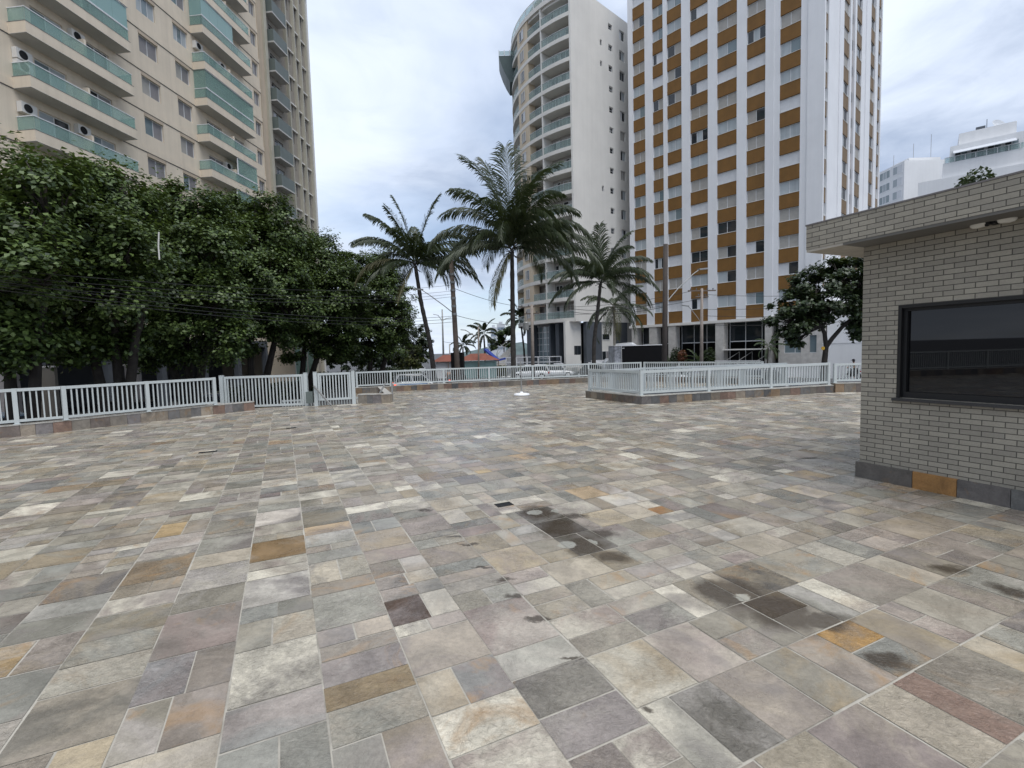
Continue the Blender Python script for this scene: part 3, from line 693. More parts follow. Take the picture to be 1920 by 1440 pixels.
for i, j in ((1,2),(2,3),(3,0)): m.add([(*B0[i][:2],ST),(*B0[j][:2],ST),(*B0[j][:2],TOP),(*B0[i][:2],TOP)], [(0,1,2,3)])
m.add([(*q[:2],TOP) for q in B0], [(0,1,2,3)])
m.build("wall", "beige", LB)
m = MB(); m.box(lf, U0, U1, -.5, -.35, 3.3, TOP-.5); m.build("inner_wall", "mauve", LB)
for k, z in enumerate(ZK):                         # string course at every floor, cut where the balconies run
    segs = [(U0,cols[0][0]-.002),(cols[0][1]+.002,cols[1][0]-.002),(cols[1][1]+.002,U1-1.25)]
    for a_, b_ in segs: m = MB(); m.box(lf, a_, b_, -.02, .045, z+.02, z+.42); m.box(lf, a_, b_, -.02, .02, z-.03, z+.0201, 1); m.build("string_course", ["beige","edge"], LB)  # dark strip below paints the shadow line under the projecting band
    for a_, b_ in wcols: m = MB(); m.box(lf, a_-.02, b_+.02, -.05, .018, z-.268, z-.032); m.build("shutter_box", "beige2", LB)
enclosed = {(0,6):("teal_pane",0,1),(0,7):("teal_pane",0,.5),(1,6):("teal",0,1),(1,8):("teal_pane",0,.62),(1,4):("teal",.55,1),(1,3):("teal",.5,1),(0,10):("teal_pane",.3,1),(1,10):("teal_pane",0,1)}
OV = 1.08
for ci, (a_, b_, _) in enumerate(cols):
    for k, z in enumerate(ZK):
        if z < 6: continue
        m = MB(); m.box(lf, a_, b_, .0, OV, z+.02, z+.16); m.box(lf, a_, b_, OV-.12, OV+.001, z+.161, z+.60); m.box(lf, a_, a_+.12, 0, OV-.121, z+.161, z+.60); m.box(lf, b_-.12, b_, 0, OV-.121, z+.161, z+.60)
        m.box(lf, a_-.005, b_+.005, .0, OV+.006, z, z+.018, 1); m.box(lf, a_-.01, b_+.01, OV-.13, OV+.012, z+.602, z+.625, 2); m.box(lf, a_-.01, a_+.13, 0, OV-.131, z+.602, z+.625, 2); m.box(lf, b_-.13, b_+.01, 0, OV-.131, z+.602, z+.625, 2)
        bal = m.build("balcony", ["beige","soffit","edge"], LB)
        m = MB(); nb = 7
        for q in range(nb): x0 = a_+.06+(b_-a_-.12)*q/nb; x1 = a_+.06+(b_-a_-.12)*(q+1)/nb; m.box(lf, x0+.008, x1-.008, OV-.07, OV-.055, z+.63, z+1.33)
        m.box(lf, a_+.05, a_+.065, .02, OV-.08, z+.63, z+1.33); m.box(lf, b_-.065, b_-.05, .02, OV-.08, z+.63, z+1.33)
        m.build("glass_railing", "teal", bal)
        m = MB(); m.box(lf, a_+.02, b_-.02, OV-.09, OV-.035, z+1.331, z+1.375); m.box(lf, a_+.035, a_+.08, .0, OV-.091, z+1.331, z+1.375); m.box(lf, b_-.08, b_-.035, .0, OV-.091, z+1.331, z+1.375); m.build("handrail", "white", bal)
        mid = a_+(b_-a_)*.53; m = MB(); m.box(lf, mid-.07, mid+.07, .0, OV-.15, z+.162, z+1.75); m.build("divider", "beige", bal)
        if (ci,k) in enclosed:
            mt, f0, f1 = enclosed[(ci,k)]; x0 = a_+.06+(b_-a_-.12)*f0; x1 = a_+.06+(b_-a_-.12)*f1; m = MB(); n = max(2, round((x1-x0)/1.0))
            for q in range(n): m.box(lf, x0+(x1-x0)*q/n+.006, x0+(x1-x0)*(q+1)/n-.006, OV-.072, OV-.06, z+1.40, z+2.77)
            if f0 == 0: m.box(lf, a_+.05, a_+.062, .02, OV-.08, z+1.40, z+2.77)
            if f1 == 1: m.box(lf, b_-.062, b_-.05, .02, OV-.08, z+1.40, z+2.77)
            m.box(lf, x0, x1, OV-.10, OV-.03, z+2.74, z+2.79, 1); m.box(lf, x0, x1, OV-.10, OV-.03, z+1.376, z+1.43, 1)
            if f0 > 0: m.box(lf, x0-.03, x0+.03, OV-.1, OV-.03, z+1.38, z+2.78, 1)
            m.build("balcony_glazing", [mt,"white"], LB)
for k, n in ((3,1),(4,1),(5,2),(2,1),(7,1)):
    for q in range(n): ac_unit(lf, cols[0][0]-.02+.1, .02, ZK[k]-1.15-.62*q, LB)
ac_unit(lf, cols[0][0]+3.2, .02, ZK[4]-.95, LB); ac_unit(lf, cols[0][0]+3.3, .02, ZK[6]-1.0, LB)
ac_unit(lf, cols[1][0]+.15, .02, ZK[8]-1.0, LB); ac_unit(lf, cols[1][0]+2.9, .02, ZK[5]-1.05, LB); ac_unit(lf, cols[1][0]+2.9, .02, ZK[8]-1.05, LB)
RP.flush(LB)
m = MB(); m.box(lf, U1-.45, U1, .001, .30, ZW, TOP); m.build("cream_pilaster", "cream_edge", LB)
m = MB(); m.box(lf, U1-1.25, U1-.452, .0, .07, ZW, TOP); m.build("pilaster", "beige2", LB)
m = MB(); m.box(lf, U0, U1, -7.0, -6.9, ST, 2.9, 0); m.box(lf, U0, U1, -6.9, .02, 2.8, ZW-.005, 1); m.build("ground_floor", ["slate","slate"], LB)
for u in np.arange(U0, U1, 4.2): m = MB(); m.box(lf, u, u+.45, -.4, .05, ST, 2.798); m.build("pillar", "slate", LB)

# ================================================================ taupe block with solid grey-green balconies
TB = thing("apartment_block", "taupe apartment block with solid grey-green balconies and pale upright fins", "building", (*lf.p(25,0,0)[:2], ST))
V0, V1, T2 = 21.25, 30.0, 43.6; lv = [19.2+2.835*k for k in range(-6, 9)]
fins = [24.65, 26.3, 27.5, 28.95]; holes = []; RP = Repeats()
for z in lv:
    holes.append((21.9, 23.4, z+.15, z+2.25)); RP.add("balcony_door", lf.p(22.5,0,z), window(lf, 21.91, 23.39, -.2, z+.16, z+2.24, wr.choice([("glass","curtain"),("shutter_w","glass"),("glass","glass")])))
    for i in range(3):
        a_, b_ = fins[i]+.33, fins[i]+.33+.85; zz = z+.35-.15*i
        holes.append((a_, b_, zz, zz+1.35)); RP.add("window", lf.p(a_,0,z), window(lf, a_+.005, b_-.005, -.2, zz+.005, zz+1.345, wr.choice([("glass","glass"),("glass","shutter_g"),("glass",),("shutter","glass")])))
m = MB(); wall_cells(m, lf, [V0, V1], [ST, T2], holes, depth=.3)
B0 = [lf.p(V0,0,0), lf.p(V1,0,0), lf.p(V1,-12,0), lf.p(V0,-12,0)]
for i, j in ((1,2),(2,3),(3,0)): m.add([(*B0[i][:2],ST),(*B0[j][:2],ST),(*B0[j][:2],T2),(*B0[i][:2],T2)], [(0,1,2,3)])
m.add([(*q[:2],T2) for q in B0], [(0,1,2,3)]); m.build("wall", "brownwall", TB)
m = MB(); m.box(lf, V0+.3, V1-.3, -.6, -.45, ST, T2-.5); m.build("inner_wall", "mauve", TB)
for f_ in fins:
    m = MB(); m.box(lf, f_, f_+.16, .0, .34, ST, T2+.3); m.build("fin", "cream_edge", TB)
for z in lv:
    for i in range(3): m = MB(); m.box(lf, fins[i]+.162, fins[i+1]-.002, .001, .16, z+1.72-.15*i, z+1.86-.15*i); m.build("lintel", "offwhite", TB)
    m = MB(); m.box(lf, V0+.02, 23.75, 0, .85, z, z+.14, 1); m.box(lf, V0+.02, 23.75, .75, .851, z+.141, z+1.28); m.box(lf, V0+.02, V0+.12, 0, .749, z+.141, z+1.28); m.box(lf, 23.65, 23.75, 0, .749, z+.141, z+1.28)
    m.build("balcony", ["greenpanel","soffit"], TB)
m = MB(); m.box(lf, 29.0, V1+.05, -3, .36, T2+.01, T2+1.3); m.build("roof_parapet", "brownwall", TB)
m = MB(); m.box(lf, V1-.35, V1+.02, .001, .10, ST, T2); m.build("corner_strip", "offwhite", TB)
RP.flush(TB)

# ================================================================ ochre and white tower
T_ = R(42); fd = np.array([-math.sin(T_), math.cos(T_)]); sdv = np.array([math.cos(T_), math.sin(T_)]); K0 = np.array([30.79, 48.5])
tf = Fr(K0, fd, -sdv); ts = Fr(K0, sdv, -fd)
TW = thing("tower_block", "tall white tower striped with ochre panels and rows of windows", "building", (*K0, ST))
FH, Z0, NF = 2.74, 4.63, 17; TT = Z0+FH*NF+.6
ocols = [(2.09,3.99),(5.38,7.27),(8.31,10.49),(11.55,13.68),(14.75,16.63),(17.15,18.59),(19.67,21.41)]
piers = [(0,1.45,0),(1.45,2.09,-.10),(3.99,4.55,-.10),(4.55,5.38,0),(7.27,8.31,0),(10.49,11.55,0),(13.68,14.75,0),(16.63,17.15,0),(18.59,19.67,0),(21.41,22.1,0)]
m = MB(); c0 = MB(); c0.box(tf, .3, 22.05, -22.4, -.34, Z0, TT-.4); c0.build("wall", "white", TW)
for a_, b_, v in piers:
    m = MB(); m.box(tf, a_, b_, -.339, v, Z0-.02, TT); m.build("pier", "white", TW)
spiers = [(0.001,.06,0),(1.25,3.9,0),(3.9,5.0,-.1),(5.0,6.4,-.02),(8.6,9.3,0),(10.4,11.1,0),(13.6,15.2,-.08),(15.2,17.2,0),(19.4,20.8,0),(22.3,22.75,0)]
for a_, b_, v in spiers:
    m = MB(); m.box(ts, a_, b_, -.30, v-.003, Z0-.02, TT-.05); m.build("pier", "white", TW)
socols = [(.06,1.25),(6.4,8.6),(11.1,13.6),(17.2,19.4),(20.8,22.3)]
RP = Repeats(); wr = random.Random(21)
def panel(fr, a_, b_, v, z0, z1, mt="orange"):
    def fn(parent, merge):
        m = MB(); m.box(fr, a_, b_, -.34, v, z0, z1); m.box(fr, a_, b_, -.34, v+.03, z1+.001, z1+.035, 1); emit("spandrel_panel", m, [mt,"offwhite"], parent, merge)
    return fn
ST_F = [("shutter","shutter")]*7+[("shutter_w","shutter_w")]*3+[("curtain","curtain")]*4+[("glass_b","curtain")]*2+[("curtain","glass_b")]*2+[("curtain","curtain")]*3+[("glass","shutter")]+[("shutter","glass")]+[("glass","curtain","glass")]+[("shutter_w","shutter_w","glass")]+[("shutter","shutter")]*4+[("curtain","curtain","glass")]+[("shutter_w","shutter_w")]*2
KEEP = {(0,1):("glass","shutter_w"),(1,2):("glass","shutter_w"),(2,1):("glass","curtain"),(3,2):("glass","glass"),(2,3):("glass","glass")}
for ci, (a_, b_) in enumerate(ocols):
    for k in range(NF):
        z = Z0+FH*k; RP.add("spandrel_panel", tf.p(a_,0,z), panel(tf, a_, b_, -.10, z, z+1.42))
        RP.add("window", tf.p((a_+b_)/2,0,z), window(tf, a_+.01, b_-.01, -.27, z+1.46, z+FH-.02, KEEP.get((ci,k)) or wr.choice(ST_F), fw=.05))
for ci, (a_, b_) in enumerate(socols):
    for k in range(NF):
        z = Z0+FH*k; RP.add("spandrel_panel", ts.p(a_,0,z), panel(ts, a_, b_, -.12, z, z+1.42, "ochre_side_light"))
        RP.add("window", ts.p((a_+b_)/2,0,z), window(ts, a_+.01, b_-.01, -.26, z+1.46, z+FH-.02, ("glass_b",) if b_-a_ < 1.3 else wr.choice([("glass","glass"),("shutter","glass"),("curtain","glass"),("shutter","shutter")]), fw=.05))
RP.flush(TW)
m = MB()
m.box(ts, 9.301, 10.399, -.29, -.20, Z0, TT-.1, 0)
for k in range(NF): z = Z0+FH*k; m.box(ts, 9.4, 10.3, -.20, -.17, z+1.5, z+2.5, 1)
m.build("service_slot", ["mauve","glass"], TW)
m = MB(); m.box(tf, -.3, 22.3, -22.5, .12, 4.30, Z0-.022); m.build("slab_edge", "offwhite", TW)
m = MB(); m.box(tf, -.2, 22.2, -22.4, .05, TT+.001, TT+1.0); m.build("parapet", "white", TW)
MT["stone"] = M("pale_stone", (.50,.48,.45,1), .7, .14, 2.2)
for a_, b_ in ((1.0,1.75),(4.55,5.25),(9.69,10.68),(15.7,16.66),(18.3,19.38),(21.2,22.0)):
    m = MB(); m.box(tf, a_, b_, -1.1, -.02, ST, 4.298); m.build("pillar", "stone", TW)
m = MB(); m.box(tf, 3.9, 22.2, -5.0, -4.6, ST, 4.299, 0); m.box(tf, 3.9, 22.2, -4.599, -1.2, ST, -.6, 1); m.box(tf, 22.0, 22.2, -4.6, -1.2, -.6, 4.3, 1); m.build("lobby_wall", ["dark","stone"], TW)
m = MB()
for a_, b_ in ((4.3,9.6),(10.75,15.6),(16.7,18.25),(19.4,21.15)):
    m.box(tf, a_, b_, -1.5, -1.46, 2.2, 4.29, 0); n = max(1, round((b_-a_)/1.6))
    m.box(tf, a_, b_, -1.53, -1.43, 2.08, 2.19, 1)
    for q in range(n+1): m.box(tf, a_+(b_-a_)*q/n-.03, a_+(b_-a_)*q/n+.03, -1.455, -1.42, -.6, 4.29, 1)
lg = m.build("lobby_glazing", ["glass","alu"], TW)
m = MB(); m.box(tf, 4.5, 9.7, -.9, .4, 1.15, 1.28); m.build("entrance_canopy", "offwhite", TW)
m = MB(); wall_cells(m, tf, [-.2, 3.9], [ST, 4.298], [(.35,3.4,.7,2.55)], v=-.06, depth=.3); m.add([tf.p(-.2,-.06,ST), tf.p(-.2,-.06,4.298), tf.p(-.2,-22.4,4.298), tf.p(-.2,-22.4,ST)], [(0,1,2,3)]); m.add([tf.p(3.9,-.06,ST), tf.p(3.9,-.06,4.298), tf.p(3.9,-4.6,4.298), tf.p(3.9,-4.6,ST)], [(0,1,2,3)]); m.build("stone_base", "stone", TW)
window(tf, .36, 3.39, -.3, .71, 2.54, ("glass_b","glass_b","glass_b"), fw=.06)(TW, None)
m = MB(); m.box(tf, 3.6, 14.5, 1.9, 2.05, ST, -.55); 
for q in range(40): m.box(tf, 5.0+q*.12, 5.03+q*.12, 1.95, 1.99, -.549, .0)
m.box(tf, 4.9, 9.8, 1.94, 2.0, .001, .05); tag(m.build("entrance_wall", "white"), "low white wall with a short bar railing in front of the tower entrance", "wall")
for q, u in enumerate((9.0, 7.6, 5.6)):
    t0 = np.array(tf.p(u, 1.2, -.55)); t1 = np.array(tf.p(u-.9, -.4, .45)); m = MB(); m.bar(t0+np.array((0,0,.5)), t1+np.array((0,0,.5)), .05); m.bar(t0, t0+np.array((0,0,.5)), .05); m.bar(t1-np.array((0,0,.9)), t1+np.array((0,0,.5)), .05)
    tag(m.build("stair_handrail", "galv"), ["sloping stair handrail at the tower entrance by the cycad bed","sloping stair handrail in the middle of the tower entrance steps","sloping stair handrail at the tower entrance next to the stone base"][q], "handrail")
m = MB(); 
for q in range(5): m.box(tf, 5.3, 9.3, -1.19+.0, 1.2-.3*q, ST+.19*q, ST+.19*(q+1)-.001)
tag(m.build("entrance_steps", "stone"), "pale stone steps up to the tower entrance", "steps")

# low white annex beyond the tower and the street wall in front of it
AN = thing("annex_building", "low white annex with a strip of windows beside the foot of the tower", "building", (*ts.p(8,2,0)[:2], ST))
m = MB(); m.box(ts, 1.0, 30, .3, 4.5, ST, 4.9); m.build("wall", "white", AN)
for i in range(5): window(ts, 1.4+2.6*i, 3.5+2.6*i, 4.505, 1.5, 2.15, ("shutter","glass_b"), fw=.05)(AN, None)
for i in range(3): window(ts, 3.0+5*i, 3.5+5*i, 4.505, 3.0, 3.9, ("shutter",), fw=.05)(AN, None)
m = MB(); a_ = np.array(at(1543, 690, 44)); b_ = np.array(at(1700, 690, 40)); fw_ = Fr(a_, (b_-a_)[:2]); m.box(fw_, 0, 16, -.1, .1, ST, 1.62); m.box(fw_, -7.5, -.002, -.1, .1, ST, -.2); m.box(fw_, -.05, 16, -.13, .13, 1.621, 1.68); tag(m.build("street_wall", "wfar"), "plain white street wall behind the leaning tree", "wall")
# ================================================================ curved cream block
RC, RR = np.array([15.85, 73.5]), 14.65
def phi(px, py=300, r=RR):                 # where a sight line meets the curved front
    d = ray(px, py)[:2]; d /= np.linalg.norm(d); b = d@RC; c = RC@RC-r*r; s = b-math.sqrt(max(0, b*b-c)); q = d*s-RC; return math.degrees(math.atan2(q[1], q[0])) % 360
RBd = thing("apartment_block", "curved cream apartment block with pale glass balconies and a blank white side wall", "building", (*RC, ST))
F0 = 238.5; FP, FB, FC = phi(1014.6,140), phi(990,140), phi(971,140); FE = FC-22; FL = 132.0
cor = RC + RR*np.array([math.cos(R(F0)), math.sin(R(F0))]); rs = Fr(cor, sdv, -fd)
H0, FHR, NR = 5.25, 2.607, 15; RT = H0+FHR*NR
def fr_at(f, r=RR): t = R(f); return Fr(RC+r*np.array([math.cos(t), math.sin(t)]), (math.sin(t), -math.cos(t)), (math.cos(t), math.sin(t)))
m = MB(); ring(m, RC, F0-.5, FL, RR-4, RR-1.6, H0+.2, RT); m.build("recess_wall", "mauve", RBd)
bays = [(F0-1.0, FP+.35), (FP-.35, FB), (FC, FE)]
RP = Repeats(); wr = random.Random(5)
def rail(f0, f1, z):
    def fn(parent, merge):
        m = MB(); n = 4 if f0-f1 > 12 else 3
        for q in range(n): ring(m, RC, f0-(f0-f1)*q/n-.06, f0-(f0-f1)*(q+1)/n+.06, RR-.075, RR-.06, z+.48, z+1.32)
        o = emit("glass_railing", m, ["pale_glass"], parent, merge)
        m = MB(); ring(m, RC, f0, f1, RR-.1, RR-.04, z+1.321, z+1.365); emit("handrail", m, ["alu"], o, merge)
    return fn
for k in range(NR):
    z = H0+FHR*k
    m = MB(); ring(m, RC, F0, FL, RR-1.62, RR, z, z+.46); m.build("slab_band", "band", RBd)
    for bi, (f0, f1) in enumerate(bays):
        RP.add("glass_railing", fr_at(f0).p(0,0,z), rail(f0, f1, z))
        for j, (q0, q1) in enumerate(((.12,.52),(.62,.93)) if bi == 0 else ((.25,.85),)):
            fa, fb = f0-(f0-f1)*q0, f0-(f0-f1)*q1; fm = (fa+fb)/2; w = math.radians(fa-fb)*(RR-1.55); fr = fr_at(fm, RR-1.56)
            RP.add("balcony_door", fr.p(0,0,z), window(fr, -w/2, w/2, .0, z+.47, z+2.25, wr.choice([("glass","curtain"),("glass","glass"),("shutter_w","glass"),("curtain","glass","curtain"),("shutter","shutter")]), fw=.07, bars=wr.choice([0,1])))
    f = (FB+FC)/2; fr = fr_at(f, RR-.05); RP.add("window", fr.p(0,0,z), window(fr, -.55, .55, .04, z+.95, z+2.2, wr.choice([("shutter","shutter"),("shutter_w","glass"),("shutter","shutter"),("glass","shutter")]), fw=.05))
    for j, f in enumerate((FE-12, FE-20)): fr = fr_at(f, RR-.05); RP.add("window", fr.p(0,0,z), window(fr, -.5, .5, .04, z+.95, z+2.2, ("shutter","glass"), fw=.05))
m = MB()
for k in range(NR): z = H0+FHR*k; ring(m, RC, FB, FC, RR-1.0, RR-.03, z+.461, z+FHR-.001)
m.build("tan_panel", "tan", RBd)
m = MB()
for k in range(NR): z = H0+FHR*k; ring(m, RC, FE, FL, RR-1.0, RR-.03, z+.461, z+FHR-.001)
m.build("tan_panel", "tan", RBd)
m = MB(); ring(m, RC, FP+.35, FP-.35, RR-1.6, RR-.015, H0+.461, RT, 1)
m.build("balcony_divider", "offwhite", RBd)
m = MB(); ring(m, RC, F0+.0, F0-.9, RR-1.6, RR-.012, H0+.461, RT, 1); m.build("end_wall", "offwhite", RBd)
# side wall with its small windows
holes = []
for k in range(NR):
    z = H0+FHR*k
    holes += [(7.5,8.35,z+1.35,z+2.1),(9.9,11.1,z+1.0,z+2.25)]
    RP.add("window", rs.p(7.8,0,z), window(rs, 7.505, 8.345, -.2, z+1.355, z+2.095, wr.choice([("glass","glass"),("glass",)]), bars=1, fw=.05))
    RP.add("window", rs.p(10,0,z), window(rs, 9.905, 11.095, -.2, z+1.005, z+2.245, wr.choice([("shutter","shutter"),("glass","glass"),("shutter","shutter"),("glass","curtain"),("shutter_w","glass")]), fw=.05))
for k in (13,12,6): z = H0+FHR*k; holes.append((5.7,6.1,z+1.3,z+2.0)); RP.add("window", rs.p(6,0,z), window(rs, 5.705, 6.095, -.2, z+1.305, z+1.995, ("glass",), fw=.04))
m = MB(); wall_cells(m, rs, [0, 26], [H0, RT+1.2], holes, depth=.25); q = [rs.p(26,0,0), rs.p(26,-16,0), rs.p(0.6,-16,0)]
m.add([(*q[0][:2],ST),(*q[1][:2],ST),(*q[1][:2],RT),(*q[0][:2],RT)], [(0,1,2,3)])
m.build("side_wall", "offwhite", RBd)
m = MB(); m.box(rs, .4, 25.8, -.6, -.4, H0+.1, RT); m.build("inner_wall", "mauve", RBd)
RP.flush(RBd)
m = MB(); ring(m, RC, F0, FL, RR-6, RR+.08, RT, RT+.55); m.build("roof_band", "band", RBd)
m = MB(); m.prism([tuple(RC+ (RR-.2)*np.array([math.cos(R(f)), math.sin(R(f))])) for f in np.linspace(F0, FL, 24)] + [rs.p(25.9,-16,0)[:2], rs.p(25.9,-.1,0)[:2]], RT-.3, RT-.02); m.build("roof_deck", "offwhite", RBd)
m = MB(); ring(m, RC, F0-2, FL, RR-5, RR-2.4, RT+.56, RT+3.4); ring(m, RC, F0-1, FL, RR-5, RR-2.1, RT+3.401, RT+3.7); m.build("penthouse", "band", RBd)
m = MB()
for q in range(14):
    f = F0-2-(F0-2-FL-8)*q/14; ring(m, RC, f-.1, f-(F0-2-FL-8)/14+.1, RR-.1, RR-.085, RT+.6, RT+1.5)
    ring(m, RC, f-.25, f+.25, RR-.13, RR-.05, RT+.56, RT+1.56, 1, 1)
ring(m, RC, F0-2, FL+8, RR-.13, RR-.05, RT+1.561, RT+1.61, None, 1); m.build("roof_railing", ["pale_glass","alu"], RBd)
# overhanging dark green deck at roof height
c = at(948, 120, 72); dk = Fr(c, (1,.0), (0,-1)); m = MB(); zt = at(940, 106, 72)[2]; zb = at(950, 156, 72)[2]
prof = [(-.95,zt),(1.6,zt),(1.6,zb),(.55,zb+.05),(.05,zb+.9),(-.45,zb+2.0),(-.85,zb+3.2)]
V = [dk.p(u,v,z) for v in (.2,-3.5) for u, z in prof]; n = len(prof); m.add(V, [tuple(range(n)), tuple(range(n,2*n))[::-1]]+[(i,i+n,(i+1)%n+n,(i+1)%n) for i in range(n)])
m.build("roof_deck_overhang", M("dark_green_deck", (.045,.075,.075,1), .5, .1), RBd)
m = MB(); m.box(dk, -.95, 1.4, .13, .15, zt+.1, zt+.65, 0)
for u in (-.95,-.2,.55): m.box(dk, u, u+.1, .08, .19, zt, zt+.75, 1)
m.build("deck_railing", ["pale_glass","alu"], RBd)
# foot of the block: glazed lobby, white and slate walls under the overhang
m = MB(); ring(m, RC, F0-2, FL, RR-4.4, RR-4.2, ST, H0-.002, None, 0); m.build("lobby_wall", "dark", RBd)
lob = MB(); f_a, f_b = phi(1057, 640, RR-1.9), phi(985, 640, RR-1.9); rr = RR-1.9
ring(lob, RC, f_a, f_b, rr-.02, rr, -.2, H0-.3, None, 0)
for q in range(11): f = f_a-(f_a-f_b)*q/10; ring(lob, RC, f+.14, f-.14, rr+.001, rr+.07, -.2, H0-.3, 1, 1)
for zz in (.6,1.6,2.5,3.4,4.2): ring(lob, RC, f_a, f_b, rr+.002, rr+.05, zz-.04, zz+.04, None, 1)
lob.build("lobby_glazing", ["glass_b","alu"], RBd)
for px0, px1, mt in ((1034,1041,"slate"),(1021,1024,"slate"),(978,986,"slate")):
    m = MB(); ring(m, RC, phi(px0,640), phi(px1,640), RR-1.8, RR-.8, ST, H0-.001, 1); m.build("column", mt, RBd)
m = MB(); ring(m, RC, F0, FL, RR-4.3, RR-.1, ST, -.2); m.build("plinth", "stone", RBd)
m = MB(); m.box(rs, -1.0, 2.0, -1.2, -.9, ST, H0-.001, 0); m.build("entrance_wall", "offwhite", RBd)
m = MB(); m.box(rs, 2.0, 5.2, -.5, -.02, ST, H0-.001, 0); m.box(rs, 5.2, 22, -.8, -.3, ST, H0-.001, 1); m.box(rs, 8.2, 11.0, -.29, -.05, ST, H0-.001, 0); m.build("base_wall", ["slate","offwhite"], RBd)
window(rs, .6, 1.9, -.895, .3, 2.2, ("glass","glass"), frame="slate")(RBd, None)
window(rs, 5.6, 7.2, -.295, 2.9, 3.7, ("glass",))(RBd, None)
window(rs, 5.5, 8.1, -.295, -.4, 1.4, ("glass","shutter_g","glass"))(RBd, None)

# white railing, hedge and gate in front of the curved block
def low_rail(label, a_, b_, z0, z1, rails=2, sp=1.6, mt="white", cat="railing", name="railing"):
    a_ = np.array(a_); b_ = np.array(b_); L = np.linalg.norm((b_-a_)[:2]); fr = Fr(a_, (b_-a_)[:2]); m = MB(); n = max(1, round(L/sp))
    for q in range(n+1): m.box(fr, L*q/n-.06, L*q/n+.06, -.06, .06, z0, z1)
    for q in range(rails): zz = z1-.05-(z1-z0)*.5*q; m.box(fr, 0.061, L-.061, -.04, .04, zz-.05, zz+.05)
    return tag(m.build(name, mt), label, cat)
low_rail("white two-bar railing in front of the glazed lobby", at(930,680,67), at(1052,680,62.2), -.4, .95)
m = MB(); a_ = at(1062,680,60.6); fr = Fr(a_, (1,-.15)); m.box(fr, 0, 1.75, -.04, .04, -.5, 1.05)
for q in range(4): m.box(fr, .58*q-.02, .58*q+.03, -.07,.07, -.6, 1.1)
tag(m.build("panel_gate", "offwhite"), "pale panelled gate between the lobby and the dark slate column", "gate")
for px, w_, lab in ((1047,1.1,"small white block wall at the end of the lobby hedge"),(1112,1.2,"white block wall beside the slender palm trunk"),(1130,3.0,"white sloped ramp wall next to the black box truck")):
    a_ = at(px-w_*7, 690, 59.5); fr = Fr(a_, (1,-.2)); m = MB(); m.box(fr, 0, w_, -.3, .3, ST, .05 if w_ < 2 else .3); m.box(fr, -.03, w_+.03, -.33, .33, .051 if w_ < 2 else .301, .1 if w_ < 2 else .35); tag(m.build("block_wall", "white"), lab, "wall")
# spiral stair and slide by the far corner
SS = thing("curved_stair", "pale curved outdoor stair with curved handrails beside the tall palm trunk", "stair", (*at(950,672,70)[:2], ST)); sc_ = at(962,672,70); m = MB()
for q in range(16):
    f0 = 200-q*7.5; z = -.6+.3*q*.75; ring(m, sc_, f0, f0-7.6, 1.0, 2.4, z-.45, z, 1)
m.build("treads", "stone", SS)
m = MB(); m.tube([(sc_[0]+2.4*math.cos(R(200-q*7.5)), sc_[1]+2.4*math.sin(R(200-q*7.5)), .5+.225*q) for q in range(17)], .05, 6); m.tube([(sc_[0]+2.4*math.cos(R(200-q*7.5)), sc_[1]+2.4*math.sin(R(200-q*7.5)), .0+.225*q) for q in range(17)], .035, 6); m.build("handrail", "galv", SS)
m = MB(); a_ = at(910,655,66); b_ = at(933,675,65); m.bar(a_, b_, .8, .22); b2 = at(948,672,65); m.bar(b_+np.array((0,0,-.05)), b2, .8, .25); tag(m.build("play_slide", "bluecloth"), "blue plastic slide or tarpaulin chute near the curved stair", "slide")

# ================================================================ far white blocks beyond the booth roof
FB1 = thing("apartment_block", "plain white block with a gridded window front far behind the booth roof", "building", (*at(1696,640,110)[:2], ST)); c = at(1696,301,110)
fa_ = Fr(c, (0,1), (-1,0)); fb_ = Fr(c, (1,.0), (0,-1)); zr = c[2]
m = MB(); m.box(fb_, 0, 9.0, -14, 0, ST, zr); m.box(fb_, 9.0, 12.3, -14, -1.6, ST, zr-1.6); m.box(fb_, 4.2, 11.4, -9, -4, zr+.0, zr+2.0); m.build("wall", "wfar", FB1)
for k in range(6):
    z = zr-2.75*(k+1)
    for j, (a_, b_, h) in enumerate(((.5,3.2,("shutter_w","curtain")),(4.0,7.2,("glass_b","curtain","glass_b")),(8.0,11.2,("curtain","glass_b","glass_b")))): window(fa_, a_, b_, .0, z+.5, z+2.3, h, frame="white", fw=.10)(FB1, None)
    window(fb_, 9.5, 11.2, -1.595, z+.6, z+1.9, ("shutter_g","glass_b"), fw=.08)(FB1, None)
for q, u in enumerate((1.5, 6.0, 10)): 
    m = MB(); p_ = fb_.p(u, -5, zr); m.tube([p_, (p_[0],p_[1],zr+(3.0,5.5,7.5)[q])], .045, 5); m.build("aerial", "galv", FB1)
FB2 = thing("apartment_block", "stepped white block with terraces and a rooftop dish far behind the booth", "building", (*at(1850,640,95)[:2], ST)); c = at(1728,335,95); f2 = Fr(c, (.76,-.65))
zA = at(1800,328,95)[2]; zB = at(1850,304,95)[2]; zC = at(1860,252,95)[2]
m = MB(); m.box(f2, -.5, 30, -14, 0, ST, zA-1.2); m.box(f2, 3.0, 30, -14, -.6, ST, zA+1.6); m.box(f2, 4.0, 30, -13, -1.6, ST, zB+2.5); m.box(f2, 5.2, 12.8, -11, -3.6, zB, zC); m.box(f2, 12.9, 30, -12, -3.0, ST, zC-2.8); m.build("wall", "wfar", FB2)
m = MB(); m.box(f2, 3.2, 13.5, -.55, -.5, zA+1.61, zA+2.5, 0); m.box(f2, 3.2, 13.5, -.58, -.47, zA+2.501, zA+2.6, 1)
for q in range(8): m.box(f2, 3.2+q*1.4, 3.3+q*1.4, -.499,-.45, zA+1.61, zA+2.6, 1)
